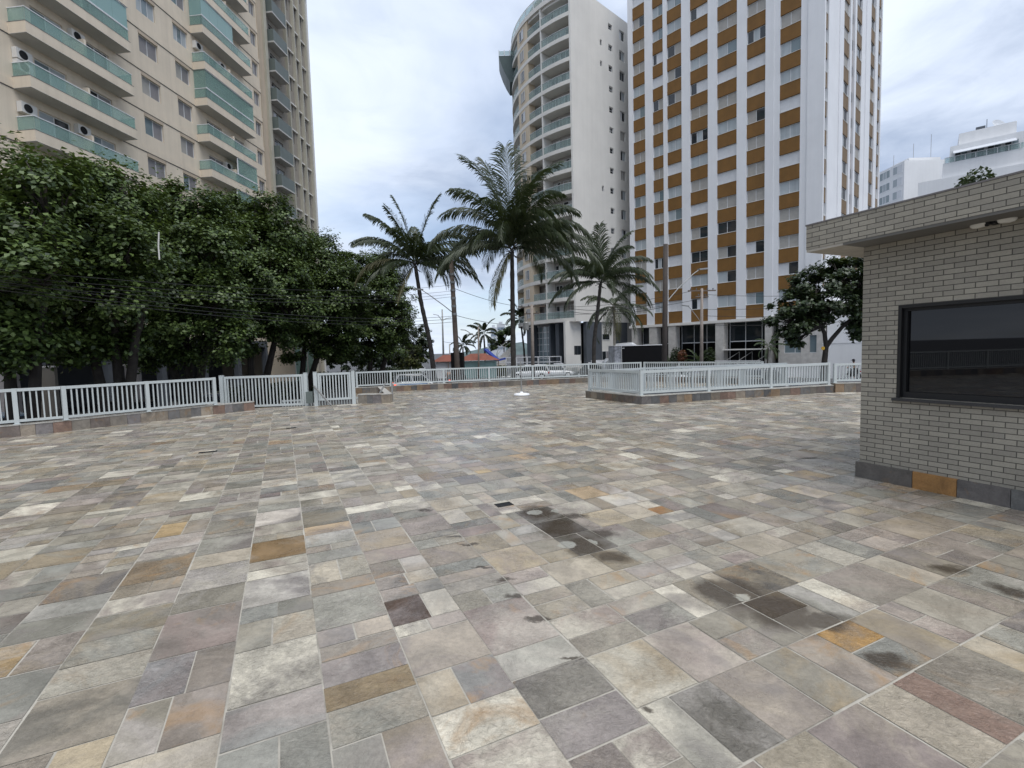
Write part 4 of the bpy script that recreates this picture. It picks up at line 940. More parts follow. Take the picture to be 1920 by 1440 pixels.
m.build("terrace_railing", ["pale_glass","alu"], FB2)
m = MB(); a_ = [f2.p(4.4,-1.6,zB+1.6), f2.p(12.6,-1.6,zB+1.6), f2.p(12.6,.2,zB+.7), f2.p(4.4,.2,zB+.7)]; m.add(a_+[(x,y,z-.1) for x,y,z in a_], [(0,1,2,3)[::-1],(4,5,6,7),(0,4,5,1),(1,5,6,2),(2,6,7,3),(3,7,4,0)]); m.build("terrace_awning", "far", FB2)
for q in range(4): window(f2, 4.6+2.2*q, 6.4+2.2*q, -1.595, zA+1.7, zA+3.6, ("glass","glass_b"), fw=.08)(FB2, None)
for q in range(3):
    for k in range(3): window(f2, 14.2+2.2*q, 15.3+2.2*q, -2.995, zC-5.0-2.8*k, zC-3.8-2.8*k, ("glass",), fw=.07)(FB2, None)
window(f2, 6.8, 8.4, -3.595, zC-3.0, zC-2.2, ("glass","glass"), fw=.08)(FB2, None)
m = MB(); q = f2.p(10.6,-7,zC); m.tube([q,(q[0],q[1],zC+.7)], .1, 6); ax = np.stack([(1,0,0),(0,.5,.87),(0,-.87,.5)], axis=1); m.lathe((q[0],q[1],zC+.95), [(0,-.1),(.6,0),(1.15,.3),(1.18,.34),(.6,.06),(0,-.04)], 16, axis=ax); m.build("satellite_dish", "far", FB2)
m = MB(); m.box(f2, 7.6, 8.9, -6.6, -6, zC+.001, zC+1.2); q = f2.p(9.1,-6.5,zC); m.tube([q,(q[0],q[1],zC+2.4)], .05, 5); m.build("rooftop_equipment", "slate", FB2)
# distant towers between the palms, a hill, the red-roofed beach kiosks
for px0, px1, pyt, Y, lab in ((921,932,614,330,"slim pale tower far away between the palms"),(933,948,608,300,"wider pale tower with window bands far away by the palm trunk"),(914,922,636,360,"low distant grey block beside the far palms")):
    a_ = at(px0, 660, Y); b_ = at(px1, 660, Y); zt = at(px0, pyt, Y)[2]; fr = Fr(a_, (1,0), (0,-1)); Lw = b_[0]-a_[0]; T0 = thing("distant_tower", lab, "tower", (a_[0]+Lw/2, Y, ST)); m = MB(); m.box(fr, 0, Lw, -8, 0, ST, zt); m.box(fr, Lw*.25, Lw*.7, -6, -1, zt, zt+1.6); m.build("wall", "far", T0)
    for k in range(int((zt-3)/3)): m = MB(); m.box(fr, Lw*.06, Lw*.92, .001, .05, 3+3*k, 4.5+3*k); m.build("window_band", "farglass", T0)
N_ = 26; hv = []; hp = at(905, 665, 420)
for i in range(N_+1):
    for j in range(7):
        u = i/N_; vv = j/6; h = 10*math.sin(PI*u)**.7*(1-.25*math.sin(9*u+1))*math.sin(PI*min(1,vv*.98+.01))**.8
        hv.append((hp[0]-40+u*150, 420+vv*60, ST-1+h+rng.uniform(-.8,.8)))
hf = np.array([(i*7+j, (i+1)*7+j, (i+1)*7+j+1, i*7+j+1) for i in range(N_) for j in range(6)])
structure(mesh_obj("hill", hv, hf, "hill", smooth=False))
for px, pye, w_, Y, lab in ((838,678,4.0,62,"small beach kiosk with a red tiled roof between palm trunk and black truck"),(893,676,5.4,60,"wider beach kiosk with red roof and teal glass screen")):
    c = at(px-w_*7, 685, Y); fr = Fr(c, (1,.05)); ze = at(px, pye, Y)[2]; K = thing("beach_kiosk", lab, "kiosk", (*at(px,685,Y)[:2], ST)); m = MB(); m.box(fr, .4, w_-.4, -2.6, -.4, ST, ze-.05); m.build("wall", "white" if w_ < 5 else "teal_pane", K)
    m = MB(); P = [fr.p(0,.1,ze), fr.p(w_,.1,ze), fr.p(w_,-3.1,ze), fr.p(0,-3.1,ze), fr.p(w_*.33,-1.5,ze+.85), fr.p(w_*.67,-1.5,ze+.85)]; m.add(P, [(0,1,5,4),(1,2,5),(2,3,4,5),(3,0,4),(3,2,1,0)]); m.build("roof", "red", K)
    for u in (.15, w_*.5, w_-.25): m = MB(); m.box(fr, u, u+.12, -.1, .02, ST, ze-.001); m.build("post", "wood", K)
# road markings
m = MB()
for q in range(11): a_ = gnd(882+q*12, 700+.4*q, ST)[:2]; m.box(Fr(a_, (1,-.35)), 0, .42, 0, .12, ST+.003, ST+.006)
for q in range(8): a_ = gnd(800+q*13, 704-.8*q, ST)[:2]; m.box(Fr(a_, (1,.3)), 0, .5, 0, .12, ST+.003, ST+.006)
for q in range(5): a_ = gnd(930+q*11, 706, ST)[:2]; m.box(Fr(a_, (1,0)), 0, .35, -1.6, 1.6, ST+.003, ST+.006)
structure(m.build("road_markings", "whiteline"))
m = MB(); a_ = gnd(870,690,ST)[:2]; m.box(Fr(a_,(1,.0)), -4, 16, 0, 14, ST, ST+.13) ; m.box(tf, 0, 26, 3.0, 7.0, ST, ST+.13); structure(m.build("pavement", "pavement"))
m = MB(); m.box(lf, -26, 40, 1.5, 8.5, ST, ST+.13); structure(m.build("planting_strip", "soil"))
# ================================================================ foliage
def leafmat(name, dark, light, trans=.25, rough=.45):
    k = NT(name); g_ = k.new("ShaderNodeNewGeometry"); r = g_.outputs["Random Per Island"]
    c = k.mix(r, dark, light); k.link(c, k.b.inputs["Base Color"]); k.b.inputs["Roughness"].default_value = rough; k.b.inputs["Specular IOR Level"].default_value = .45
    t = k.new("ShaderNodeBsdfTranslucent"); k.link(k.mix(.5, c, (.16,.22,.03,1)), t.inputs[0]); mx = k.new("ShaderNodeMixShader"); mx.inputs[0].default_value = trans
    k.link(k.b.outputs[0], mx.inputs[1]); k.link(t.outputs[0], mx.inputs[2]); k.link(mx.outputs[0], k.out.inputs[0]); return k.m
MT["leaf"] = leafmat("broad_leaf", (.018,.036,.012,1), (.125,.185,.048,1), .17)
MT["leaf_d"] = leafmat("dark_broad_leaf", (.014,.026,.012,1), (.045,.070,.026,1), .15)
MT["palm"] = leafmat("palm_leaflet", (.018,.030,.014,1), (.052,.068,.028,1), .14, .5)
MT["palm_y"] = leafmat("ageing_palm_leaflet", (.07,.07,.025,1), (.14,.125,.05,1), .2, .5)
MT["cycad"] = leafmat("garden_leaf", (.03,.055,.025,1), (.08,.11,.05,1), .2)
MT["redleaf"] = leafmat("red_garden_leaf", (.09,.03,.02,1), (.20,.08,.04,1), .2)
MT["hedge"] = leafmat("hedge_leaf", (.03,.045,.015,1), (.12,.13,.04,1), .2)
MT["bark"] = M("dark_bark", (.040,.034,.029,1), .95, .35, 4, streak=.2, bump=.5, bscale=20)
MT["palmbark"] = M("palm_bark", (.055,.048,.042,1), .95, .4, 5, bump=.8, bscale=12)
MT["palebark"] = M("pale_palm_bark", (.26,.235,.20,1), .95, .25, 5, bump=.4, bscale=14)
def leaves(C, N, S, fold=.25):
    """one bent rhombus per leaf: centres, normals, sizes"""
    n = len(C); N = N/np.linalg.norm(N, axis=1, keepdims=True); t = rng.normal(size=(n,3)); t -= N*(t*N).sum(1, keepdims=True); t /= np.linalg.norm(t, axis=1, keepdims=True); b = np.cross(N, t)
    S = S[:,None]; V = np.stack([C-t*S*.55, C-b*S*.40+N*S*fold*.4+t*S*.05, C+t*S*.55-N*S*.12, C+b*S*.40+N*S*fold*.4+t*S*.05], axis=1)
    return V.reshape(-1,3), np.arange(4*n, dtype=np.int32).reshape(-1,4)
def crown_points(lobes, per, size, shell=.55, spread=.42):
    Cs, Ns, Ss = [], [], []
    for (c, r) in lobes:
        c = np.array(c, float); r = np.array(r, float)
        nc = max(6, int(per*(r[0]*r[1]+r[0]*r[2]+r[1]*r[2])/3)); d = rng.normal(size=(nc,3)); d[:,2] = d[:,2]*.9+.26; d /= np.linalg.norm(d, axis=1, keepdims=True)
        cc = c + d*r*(shell+(1-shell)*rng.random((nc,1))**.7)
        nc = max(5, int(nc/2.7)); d = d[:nc]; cc = cc[:nc]; k = rng.integers(70, 135, nc)
        up = np.nonzero(d[:,2] > .45)[0][:5]                      # sprigs standing out of the top
        if len(up): d = np.concatenate([d, d[up]]); cc = np.concatenate([cc, c+d[up]*r*rng.uniform(1.05,1.3,(len(up),1))]); k = np.concatenate([k, rng.integers(22, 48, len(up))]); nc = len(cc)
        idx = np.repeat(np.arange(nc), k); sp = rng.uniform(.65,1.3,nc)[idx,None]*spread
        q = rng.normal(size=(len(idx),3))*sp*np.array((.56,.56,.36)); p = cc[idx]+q
        nn = d[idx]*.6 + np.array((0,0,.8)) + rng.normal(size=p.shape)*.30 + q*.5
        Cs.append(p); Ns.append(nn); Ss.append(size*rng.uniform(.65,1.25,len(idx)))
    return np.concatenate(Cs), np.concatenate(Ns), np.concatenate(Ss)
def limb(m, a, b, r0, r1, wob=.15, n=5, seg=7):
    a = np.array(a, float); b = np.array(b, float); L = np.linalg.norm(b-a); P = [a+(b-a)*t+rng.normal(size=3)*wob*L*.12*math.sin(PI*t) for t in np.linspace(0,1,n)]
    m.tube(P, [r0+(r1-r0)*t for t in np.linspace(0,1,n)], seg); return P
def tree(label, base, lobes, trunk, leaf="leaf", size=.17, per=5.0, group=None, r0=.28, bark="bark", spread=.42, shell=.55):
    """trunk: list of main stems, each a list of points from the base; limbs run from the stem tops to the lobes"""
    t = thing("tree", label, "tree", base, group); m = MB(); tips = []
    for st in trunk:
        P = [np.array(p, float) for p in st]; rr = np.linspace(r0, r0*.55, len(P)); rr[0] *= 1.3; m.tube(P, list(rr), 10); tips.append(P[-1])
    for c, r in lobes:
        c = np.array(c, float); s = min(tips, key=lambda p: np.linalg.norm(p-c)); P = limb(m, s, c, r0*.42, .035, .5, 6)
        for q in range(7):
            d = rng.normal(size=3); d[2] = abs(d[2])*.7; d /= np.linalg.norm(d); limb(m, P[rng.integers(2,5)], c+d*np.array(r)*.8, .05, .012, .5, 4, 5)
    m.build("trunk", bark, t, smooth=True)
    V, F = leaves(*crown_points(lobes, per, size, shell, spread)); mesh_obj("crown", V, F, leaf, t); return t
def px_lobes(Y, L):
    """lobes given by where they show: (px, py, radius px x, radius px y, depth offset)"""
    out = []
    for px, py, rx, ry, dy in L:
        c = at(px, py, Y+dy); s = (Y+dy)/FOC; out.append((c, (rx*s, max(rx,ry)*s*.95, ry*s)))
    return out
def street(px, Y): p = at(px, 690, Y); return np.array((p[0], p[1], ST))
GT = "dark broad-leaved street trees"
def row_tree(label, Y, L, stems, size, per, **kw):
    b = street(stems[0][0], Y); tr = []
    for s in stems:
        p0 = street(s[0], Y); tr.append([p0] + [at(px, py, Y) for px, py in s[1:]])
    return tree(label, b, px_lobes(Y, L), tr, size=size, per=per, group=GT, **kw)
row_tree("big dark tree at the very edge of the view, its lit top hiding a balcony", 14.5,
  [(-60,420,90,90,0),(20,345,70,55,.5),(85,350,60,55,-.3),(20,440,85,70,-1.0),(-70,520,100,80,-.8),(60,520,80,60,-1.2),(-10,600,80,40,-.5),(30,640,75,32,-.3),(-50,655,80,40,0),(60,590,60,40,3.5),(0,480,110,90,4),(20,668,60,24,-.4)],
  [(10,(15,640),(25,560)),(40,(70,620),(90,540))], .145, 62, r0=.15)
row_tree("tall dark tree with a forked black trunk beside the first one", 17,
  [(130,350,60,48,0),(195,365,60,55,.4),(150,440,90,70,-.8),(235,400,55,55,.6),(240,480,70,65,-.6),(130,540,90,55,-1),(215,570,75,50,-.5),(95,470,60,50,-1.3),(150,640,70,30,-.2),(235,640,50,26,.3),(150,560,110,60,4),(200,450,110,80,4.5),(170,668,50,20,0),(120,660,45,22,-.5)],
  [(205,(170,640),(135,560)),(225,(215,640),(220,540)),(215,(255,630),(275,560))], .145, 62, r0=.16)
row_tree("dark tree with a leaning trunk under the beige block's window columns", 21.5,
  [(300,400,62,52,0),(360,405,55,48,.5),(310,470,75,60,-.8),(385,470,65,60,-.3),(310,550,80,55,-1),(400,560,65,50,-.6),(350,620,60,40,-1.0),(265,600,50,40,-.8),(420,630,40,35,-.8),(300,655,45,25,0),(412,665,30,34,-.8),(370,560,110,70,4.5),(340,460,90,60,4),(285,672,40,18,-.2),(345,668,40,18,-.3)],
  [(350,(315,655),(290,590)),(355,(350,650),(345,570)),(352,(385,650),(400,590))], .145, 62, r0=.17)
row_tree("dark tree with one long slanting limb in the middle of the row", 28,
  [(405,425,45,42,.4),(450,405,48,38,.3),(505,400,36,32,0),(470,465,75,55,-.8),(425,500,60,55,-.4),(530,450,50,45,.3),(500,530,80,55,-1),(440,580,65,45,-.8),(540,570,60,45,-.6),(480,610,60,28,-.9),(440,655,40,24,0),(530,625,40,26,0),(480,580,90,55,5),(470,470,80,60,5)],
  [(465,(470,655),(455,590)),(478,(515,640),(545,600))], .16, 50, r0=.19)
row_tree("dense dark tree just before the end of the row", 36,
  [(565,465,42,34,.4),(605,470,28,32,.5),(600,500,55,40,0),(560,530,60,48,-.6),(630,540,60,50,-.4),(590,585,70,45,-.8),(650,600,45,38,-.3),(560,625,50,28,-.6),(620,635,50,25,-.6),(560,655,40,24,0),(630,655,40,24,0),(600,590,90,50,6),(640,560,50,45,-1)],
  [(560,(570,660),(575,600)),(565,(600,655),(620,610))], .17, 38, r0=.21)
row_tree("dense dark tree at the end of the row behind the bent palm trunk", 43,
  [(655,505,42,32,.3),(705,500,40,26,.4),(690,550,65,42,-.4),(735,555,42,42,.2),(655,585,60,42,-.5),(725,605,48,38,-.3),(690,635,60,32,-.6),(752,590,26,32,.3),(640,650,50,22,-.4),(660,665,46,22,0),(735,650,36,26,0),(700,600,70,45,6),(690,525,60,36,4)],
  [(690,(695,665),(690,620)),(705,(725,660),(735,620))], .19, 31, r0=.22)
tree("low dark tree in the gap between the tree row and the bent palm", street(765,62), px_lobes(62, [(745,650,28,22,0),(780,640,30,24,.3),(765,665,36,20,-.3),(795,660,18,20,0)]), [[street(765,62), at(765,665,62)]], "leaf_d", .30, 16, r0=.12)
tree("short bushy shrub with long leaves in front of the low dark tree", street(770,50), px_lobes(50, [(772,665,16,18,0),(785,676,18,12,0),(758,676,14,12,.2)]), [[street(770,50), at(770,672,50)]], "hedge", .26, 18, r0=.06)
tree("green tree showing past the tall palm trunk beside the curved stair", street(945,80), px_lobes(80, [(938,628,14,9,0),(950,622,14,9,.4),(925,645,10,9,0),(945,640,16,10,0)]), [[street(945,80), at(945,645,80)]], "leaf", .4, 10, r0=.12)
# the leaning tree by the booth
tb = street(1543, 29.5); Y = 29.5
stem = [tb, at(1546,676,Y), at(1549,650,Y)]
tree("dark tree with a forked leaning trunk between the tower foot and the brick booth", tb,
  px_lobes(Y, [(1470,600,30,18,0),(1490,575,42,26,.2),(1530,540,48,32,.3),(1575,510,42,26,0),(1610,520,45,30,.3),(1560,570,55,30,-.2),(1620,575,45,30,0),(1500,618,28,14,-.2),(1480,622,16,10,0),(1520,600,36,18,.3),(1610,610,30,12,.2),(1640,545,40,40,.4),(1492,640,10,7,0),(1608,630,8,7,0)]),
  [stem+[at(1546,625,Y), at(1540,612,Y)], stem+[at(1560,635,Y), at(1580,612,Y), at(1605,590,Y)]], "leaf_d", .20, 40, r0=.17, spread=.30)
# hedge, planting by the tower, plants on the booth roof
def shrub(label, c, r, n, leaf, size, name="shrub", cat="shrub", group=None, local_up=.6):
    c = np.array(c, float); d = rng.normal(size=(n,3)); d /= np.linalg.norm(d, axis=1, keepdims=True); p = c+d*np.array(r)*rng.random((n,1))**.4
    V, F = leaves(p, d*.5+np.array((0,0,local_up))+rng.normal(size=p.shape)*.5, size*rng.uniform(.6,1.3,n)); return tag(mesh_obj(name, V, F, leaf), label, cat, group)
for (pa, pb, Y_, lab) in ((903,950,64,"clipped yellow-green hedge in front of the blue slide"),(972,1040,63.2,"clipped yellow-green hedge under the lobby railing")):
    a_, b_ = at(pa,684,Y_), at(pb,684,Y_); n = 2600; p = a_+(b_-a_)*rng.random((n,1)); p[:,2] = rng.uniform(-1.4,.05+.0*p[:,0]); p[:,2] = ST+rng.random(n)*1.35+rng.normal(size=n)*.05; p[:,1] += rng.uniform(-.5,.5,n)
    V, F = leaves(p, rng.normal(size=p.shape)+np.array((0,-.4,.5)), rng.uniform(.12,.26,n)); tag(mesh_obj("hedge", V, F, "hedge"), lab, "hedge")
rp = at(1832,333,6.6); 
for q, (px, py, s) in enumerate(((1847,325,.13),(1818,337,.09))):
    d_ = ray(px,py); t_ = (RZ1+.09-EYE)/d_[2]; c = d_*t_+np.array((0,0,EYE)); shrub(("larger weedy plant growing on the booth roof edge","smaller weedy plant growing on the booth roof edge")[q], c+np.array((.05,.12,0)), (s,s,s*.75), 170 if q == 0 else 90, "leaf_d", .038, "roof_plant", "plant")
# ---------------------------------------------------------------- palms
def frond(m, o, az, el, L, droop, n=30, width=.21, mat=0, twist=0.0, hang=.5, lw=.022):
    o = np.array(o, float); hd = np.array((math.cos(az), math.sin(az), 0)); P = [o]; e = el; st = L/n; sd_ = np.array((-math.sin(az), math.cos(az), 0))
    side = rng.normal()*.12
    for i in range(n):
        t = i/n; e -= droop*(.35+1.5*t)/n; hd2 = hd*math.cos(side*t)+sd_*math.sin(side*t); P.append(P[-1]+(hd2*math.cos(e)+np.array((0,0,math.sin(e))))*st)
    Q = P[::3]+([P[-1]] if n % 3 else []); m.tube(Q, list(np.linspace(.032, .006, len(Q))), 5, mat, cap=False)
    for i in range(4, n+1):
        p = P[min(i,n)]; d = P[min(i,n)]-P[i-1]; d /= np.linalg.norm(d); s0 = np.cross(d, (0,0,1.)); s0 /= max(1e-6, np.linalg.norm(s0)); up = np.cross(s0, d)
        t = (i-4)/(n-4); ll = L*width*(.30+.95*math.sin(PI*(.12+.80*t))**.8)*rng.uniform(.85,1.12)
        for sg in (-1,1):
            for rep in range(2):
                s = s0*math.cos(twist)+up*math.sin(twist); q0 = p - d*st*.5*rep
                d1 = s*sg*.72 + d*(.75+.65*t) + up*.16 + rng.normal(size=3)*.07; d1 /= np.linalg.norm(d1)
                d2 = d1 + np.array((0,0,-hang*rng.uniform(.6,1.3))); d2 /= np.linalg.norm(d2); d3 = d1 + np.array((0,0,-2.1*hang*rng.uniform(.6,1.3))); d3 /= np.linalg.norm(d3)
                w = np.cross(d1, up); w = w/np.linalg.norm(w)*lw; w = up*.2*lw + d*lw*.9
                a = q0; b = a+d1*ll*.4; c = b+d2*ll*.33; e_ = c+d3*ll*.30; k0 = len(m.V)
                m.V += [tuple(x) for x in (a-w*.4, a+w*.4, b+w, b-w, c+w*.75, c-w*.75, e_)]
                m.F += [(k0,k0+1,k0+2,k0+3),(k0+3,k0+2,k0+4,k0+5),(k0+5,k0+4,k0+6)]; m.I += [mat]*3; m.C += [(1,1,1,1)]*3
GP = "coconut palms along the street"
def palm(label, path, r, L, fr_list, group=GP, bark="palmbark", mats=("palm","palm_y"), n=46, rings=True, lw=.038, stub=True, seed=None):
    """fr_list: (azimuth deg, elevation deg, length factor, droop deg, old?)"""
    t = thing("palm_tree", label, "palm tree", path[0], group); P = [np.array(p, float) for p in path]; Q = []
    N = 26; S = np.linspace(0, len(P)-1, N)
    for s in S: i = min(int(s), len(P)-2); Q.append(P[i]+(P[i+1]-P[i])*(s-i))
    for _ in range(2): Q = [Q[0]]+[(Q[i-1]+2*Q[i]+Q[i+1])/4 for i in range(1,N-1)]+[Q[-1]]
    m = MB(); rad = [r*(1.45 if i == 0 else 1.15 if i < 3 else 1)*(1-.30*i/N)*(1+(.07 if i%2 else -.05)+rng.normal()*.03) for i in range(N)]; m.tube(Q, rad, 12); m.build("trunk", bark, t, smooth=True)
    top = Q[-1]
    if stub:
        m = MB()
        for q in range(16): a = q*2.4; m.bar(top+np.array((0,0,-.15+.02*q)), top+np.array((math.cos(a)*.42, math.sin(a)*.42, .10+.03*q-(.5 if q%3==0 else 0))), .07, .025)
        m.build("frond_bases", bark, t)
    extra = [((az+23+17*((i*7)%3))%360, el*.8+rng.uniform(-6,10), lf_*rng.uniform(.86,1.0), dr*rng.uniform(.9,1.2), False) for i, (az, el, lf_, dr, old) in enumerate(fr_list) if len(fr_list) > 17 and i % 3 == 0 and el > 0]
    for az, el, lf_, dr, old in fr_list+extra:
        m = MB(); frond(m, top+np.array((math.cos(R(az))*.08, math.sin(R(az))*.08, .15+.3*max(0,math.sin(R(el))))), R(az), R(el), L*lf_, R(dr), n, mat=0, hang=(.40 if el > 68 else .95) if not old else 1.0, twist=rng.normal()*.25, lw=lw)
        m.build("frond", mats[1 if old else 0], t)
    return t
def fan(n, seed, hi=80, lo=-25, dr=(45,95), az0=0):
    r_ = random.Random(seed); out = []
    for i in range(n):
        f = i/(n-1); out.append((az0+i*137.5+r_.uniform(-14,14), hi-(hi-lo)*f**.9+r_.uniform(-7,7), r_.uniform(.88,1.08), r_.uniform(*dr)*(.75+.35*f), f > .93 and r_.random() < .6))
    return out
# image-plane fronds: az 0 = towards picture right, 180 = left, 90 = away, -90 = towards the camera
Y = 30; b = street(962, Y)
palm("tallest coconut palm with a straight dark trunk in front of the curved block", [b, at(962,640,Y), at(961,560,Y), at(960,472,Y)], .17, 5.1,
  [(100,86,1.28,22,0),(175,80,1.15,40,0),(15,78,1.12,44,0),(-60,72,1.0,70,0),(170,58,1.0,72,0),(210,62,.95,60,0),(350,58,.9,78,0),(30,50,.9,85,0),(185,36,1.05,85,0),(160,18,1.0,70,0),(200,8,1.0,66,0),(225,-52,.75,30,1),
   (0,28,1.05,72,0),(-15,12,1.1,62,0),(15,4,.98,72,0),(-60,52,.9,105,0),(-100,40,.85,110,0),(-130,30,.8,100,0),(80,50,.9,80,0),(110,30,.95,85,0),(-40,20,.95,80,0),(250,60,.85,80,0),(60,15,.9,80,0),(-80,64,.9,70,0),(135,42,.95,80,0),(330,36,1.0,80,0)])
Y = 34; b = street(818, Y)
palm("coconut palm with a bent trunk leaning over the end of the tree row", [b, at(806,640,Y), at(790,570,Y), at(779,500,Y)], .17, 4.4,
  [(170,80,1.0,18,0),(10,78,1.02,20,0),(195,62,.95,40,0),(180,46,1.02,62,0),(150,34,.9,70,0),(190,14,1.0,75,1),(205,2,.85,60,0),(230,-50,.7,20,1),(0,42,1.05,85,0),(15,22,1.0,75,0),(-10,5,1.1,55,0),(340,30,.95,80,0),(-70,50,.85,90,0),(-110,58,.85,80,0),(80,50,.9,80,0),(60,30,.95,85,0),(120,20,.9,80,0),(-40,0,.85,70,0),(100,66,.9,40,0),(30,58,.95,70,0)])
Y = 38; b = street(1112, Y)
palm("coconut palm with a slim curved trunk in front of the blank cream wall", [b, at(1114,640,Y), at(1120,590,Y), at(1126,532,Y)], .17, 4.3,
  [(80,84,1.0,15,0),(170,72,.98,28,0),(10,70,1.0,35,0),(185,30,.95,70,0),(175,5,1.0,62,0),(200,-8,.9,60,0),(-5,48,.95,65,0),(0,18,1.08,65,0),(10,0,1.05,55,0),(-12,-30,.9,45,0),(-60,60,.9,70,0),(-110,40,.9,90,0),(100,50,.9,70,0),(60,35,.95,70,0),(130,55,.95,60,0),(-35,30,.95,80,0),(215,48,.9,70,0),(-80,10,.8,80,0),(40,62,.9,50,0)])
Y = 47; b = street(1153, Y)
palm("shorter palm with a pale slender trunk above the black box truck", [b, at(1152,640,Y), at(1152,610,Y), at(1151,578,Y)], .13, 3.6, fan(16, 3, 55, -45, (50,85), 20), bark="palebark", n=32)
Y = 75; palm("small distant palm between the lamp post and the far towers", [street(910,Y), at(909,655,Y), at(907,628,Y)], .16, 2.6, fan(15, 4, 75, -30), n=24, lw=.07, stub=False)
Y = 85; palm("small distant palm just behind the ribbed utility pole", [street(868,Y), at(868,660,Y), at(868,650,Y)], .16, 2.4, fan(15, 5, 75, -30), n=24, lw=.07, stub=False)
Y = 72; palm("distant palm half hidden by the tallest palm's trunk", [street(985,Y), at(982,650,Y), at(976,600,Y)], .16, 3.0, fan(15, 6, 75, -30, az0=180), n=24, lw=.07, stub=False)
# cycads and red plant by the tower entrance
def cycad(label, c, n, L, leaf, seed, el=(75,-5)):
    t = thing("cycad", label, "plant", c); m = MB()
    m.tube([c, np.array(c)+np.array((0,0,.25))], .12, 8); m.build("stem", "bark", t); m = MB()
    for az, e_, f_, dr, _ in fan(n, seed, el[0], el[1], (50,80)): frond(m, np.array(c)+np.array((0,0,.3)), R(az), R(e_), L*f_, R(dr), 14, .2, 0, hang=.25, lw=.05)
    m.build("fronds", leaf, t); return t
cycad("dark spreading cycad beside the slim pole at the tower foot", np.array(tf.p(12.3,.6,-.5)), 20, 2.0, "cycad", 8)
cycad("dark spreading cycad beside the box truck at the tower foot", np.array(tf.p(16.2,.4,-.5)), 16, 1.5, "cycad", 9)
tp = np.array(tf.p(4.6,1.0,-.6)); palm("slender garden palm with ageing fronds at the tower entrance", [tp, tp+np.array((0,0,1.0)), tp+np.array((.1,0,1.9))], .07, 1.6, fan(14, 12, 65, -40), group=None, n=14, lw=.04, stub=False, mats=("cycad","palm_y"))
shrub("reddish leafy shrub in the bed at the tower foot", tf.p(14.3,.8,.5), (.6,.6,.9), 420, "redleaf", .22)
shrub("dark green shrub in the bed at the tower foot", tf.p(10.9,.8,.5), (.6,.6,1.1), 500, "leaf_d", .2)
shrub("dark green shrub in the bed next to the reddish one", tf.p(15.3,.6,.6), (.7,.5,1.1), 500, "leaf_d", .2)
# low plants along the street side of the long fence
for q, (px, Y_) in enumerate(((60,15.2),(120,15.6),(175,16.2),(235,17.0),(300,18.5),(360,20))):
    c = at(px,770,Y_); c[2] = ST+.55; n = 420; d = rng.normal(size=(n,3)); d /= np.linalg.norm(d,axis=1,keepdims=True); p = c+d*np.array((1.0,.6,.6))*rng.random((n,1))**.4
    V, F = leaves(p, d+np.array((0,0,.4))+rng.normal(size=p.shape)*.5, .14*rng.uniform(.6,1.4,n)); tag(mesh_obj("shrub", V, F, "leaf_d"), ("dark low shrub behind the long fence, first from the view's edge","dark low shrub behind the long fence, second from the view's edge","dark low shrub behind the long fence, third from the view's edge","dark low shrub behind the long fence, fourth from the view's edge","dark low shrub behind the long fence near the sliding gate","dark low shrub just behind the sliding gate")[q], "shrub", "low shrubs behind the long fence")

for q, (px, Y_, rx, h, lab) in enumerate(((640,47,3.2,1.5,"dark undergrowth below the end of the tree row"),(700,50,3.4,1.7,"dark undergrowth beside the last tree trunk"),(590,46,3.0,1.6,"dark undergrowth beyond the swing gate"),(745,60,3.0,1.6,"dark undergrowth left of the bent palm trunk"),(470,34,2.6,1.2,"dark undergrowth below the slanting limb"),(540,38,2.6,1.2,"dark undergrowth next to the beige wall end"))):
    c = street(px, Y_); c[2] += h*.55; shrub(lab.replace("left of","close to"), c, (rx,1.2,h*.62), 2600, "leaf_d", .22, "undergrowth", "bush")

for q, (px, Y_, lab) in enumerate(((640,92,"far dark tree beyond the end of the street, the first of three"),(690,98,"far dark tree beyond the end of the street, the middle of three"),(738,94,"far dark tree beyond the end of the street, next to the bent palm"))):
    tree(lab, street(px,Y_), px_lobes(Y_, [(px-12,665,26,20,0),(px+14,660,26,22,0),(px,680,34,16,-.4)]), [[street(px,Y_), at(px,675,Y_)]], "leaf_d", .42, 9, r0=.12, group="far dark trees")
# ================================================================ poles, lamps, wires
def pole(label, px, Y, pyt, r0, r1, mat, px_top=None, group="street poles", bands=0):
    b = street(px, Y); tp = at(px_top or px, pyt, Y); t = thing("utility_pole", label, "pole", b, group); m = MB(); m.tube([b, b+(tp-b)*.5, tp], [r0,(r0+r1)/2,r1], 12); m.build("shaft", mat, t, smooth=True)
    for q in range(bands):
        p = b+(tp-b)*(.62+.055*q); m = MB(); m.tube([p, p+(tp-b)/np.linalg.norm(tp-b)*.14], r1*1.25, 12); m.build("collar", "galv", t)
    return t, b, tp
def lamp_arm(t, p0, p1, rise=.5, mat="galv", r=.028, head=.55):
    p0 = np.array(p0); p1 = np.array(p1); m = MB(); m.tube([p0, p0+(p1-p0)*.35+np.array((0,0,rise*.25)), p0+(p1-p0)*.8+np.array((0,0,rise*.2)), p1], r, 7); a = m.build("lamp_arm", mat, t)
    d = (p1-p0); d[2] *= .15; d /= np.linalg.norm(d); m = MB(); m.bar(p1-d*.1, p1+d*head, .2, .09); m.build("lamp_head", "galv", a)
def crossarm(t, p, w, d=(1,0,0), n=4, mat="wood"):
    p = np.array(p); d = np.array(d, float)/np.linalg.norm(d); m = MB(); m.bar(p-d*w/2, p+d*w/2, .09, .11); a = m.build("crossarm", mat, t)
    for q in range(n):
        c = p-d*w/2+d*w*(q+.5)/n; m = MB(); m.lathe(c, [(.0,.05),(.03,.05),(.03,.10),(.065,.12),(.05,.16),(.065,.18),(.03,.22),(0,.23)], 8); m.build("insulator", "slate", a)
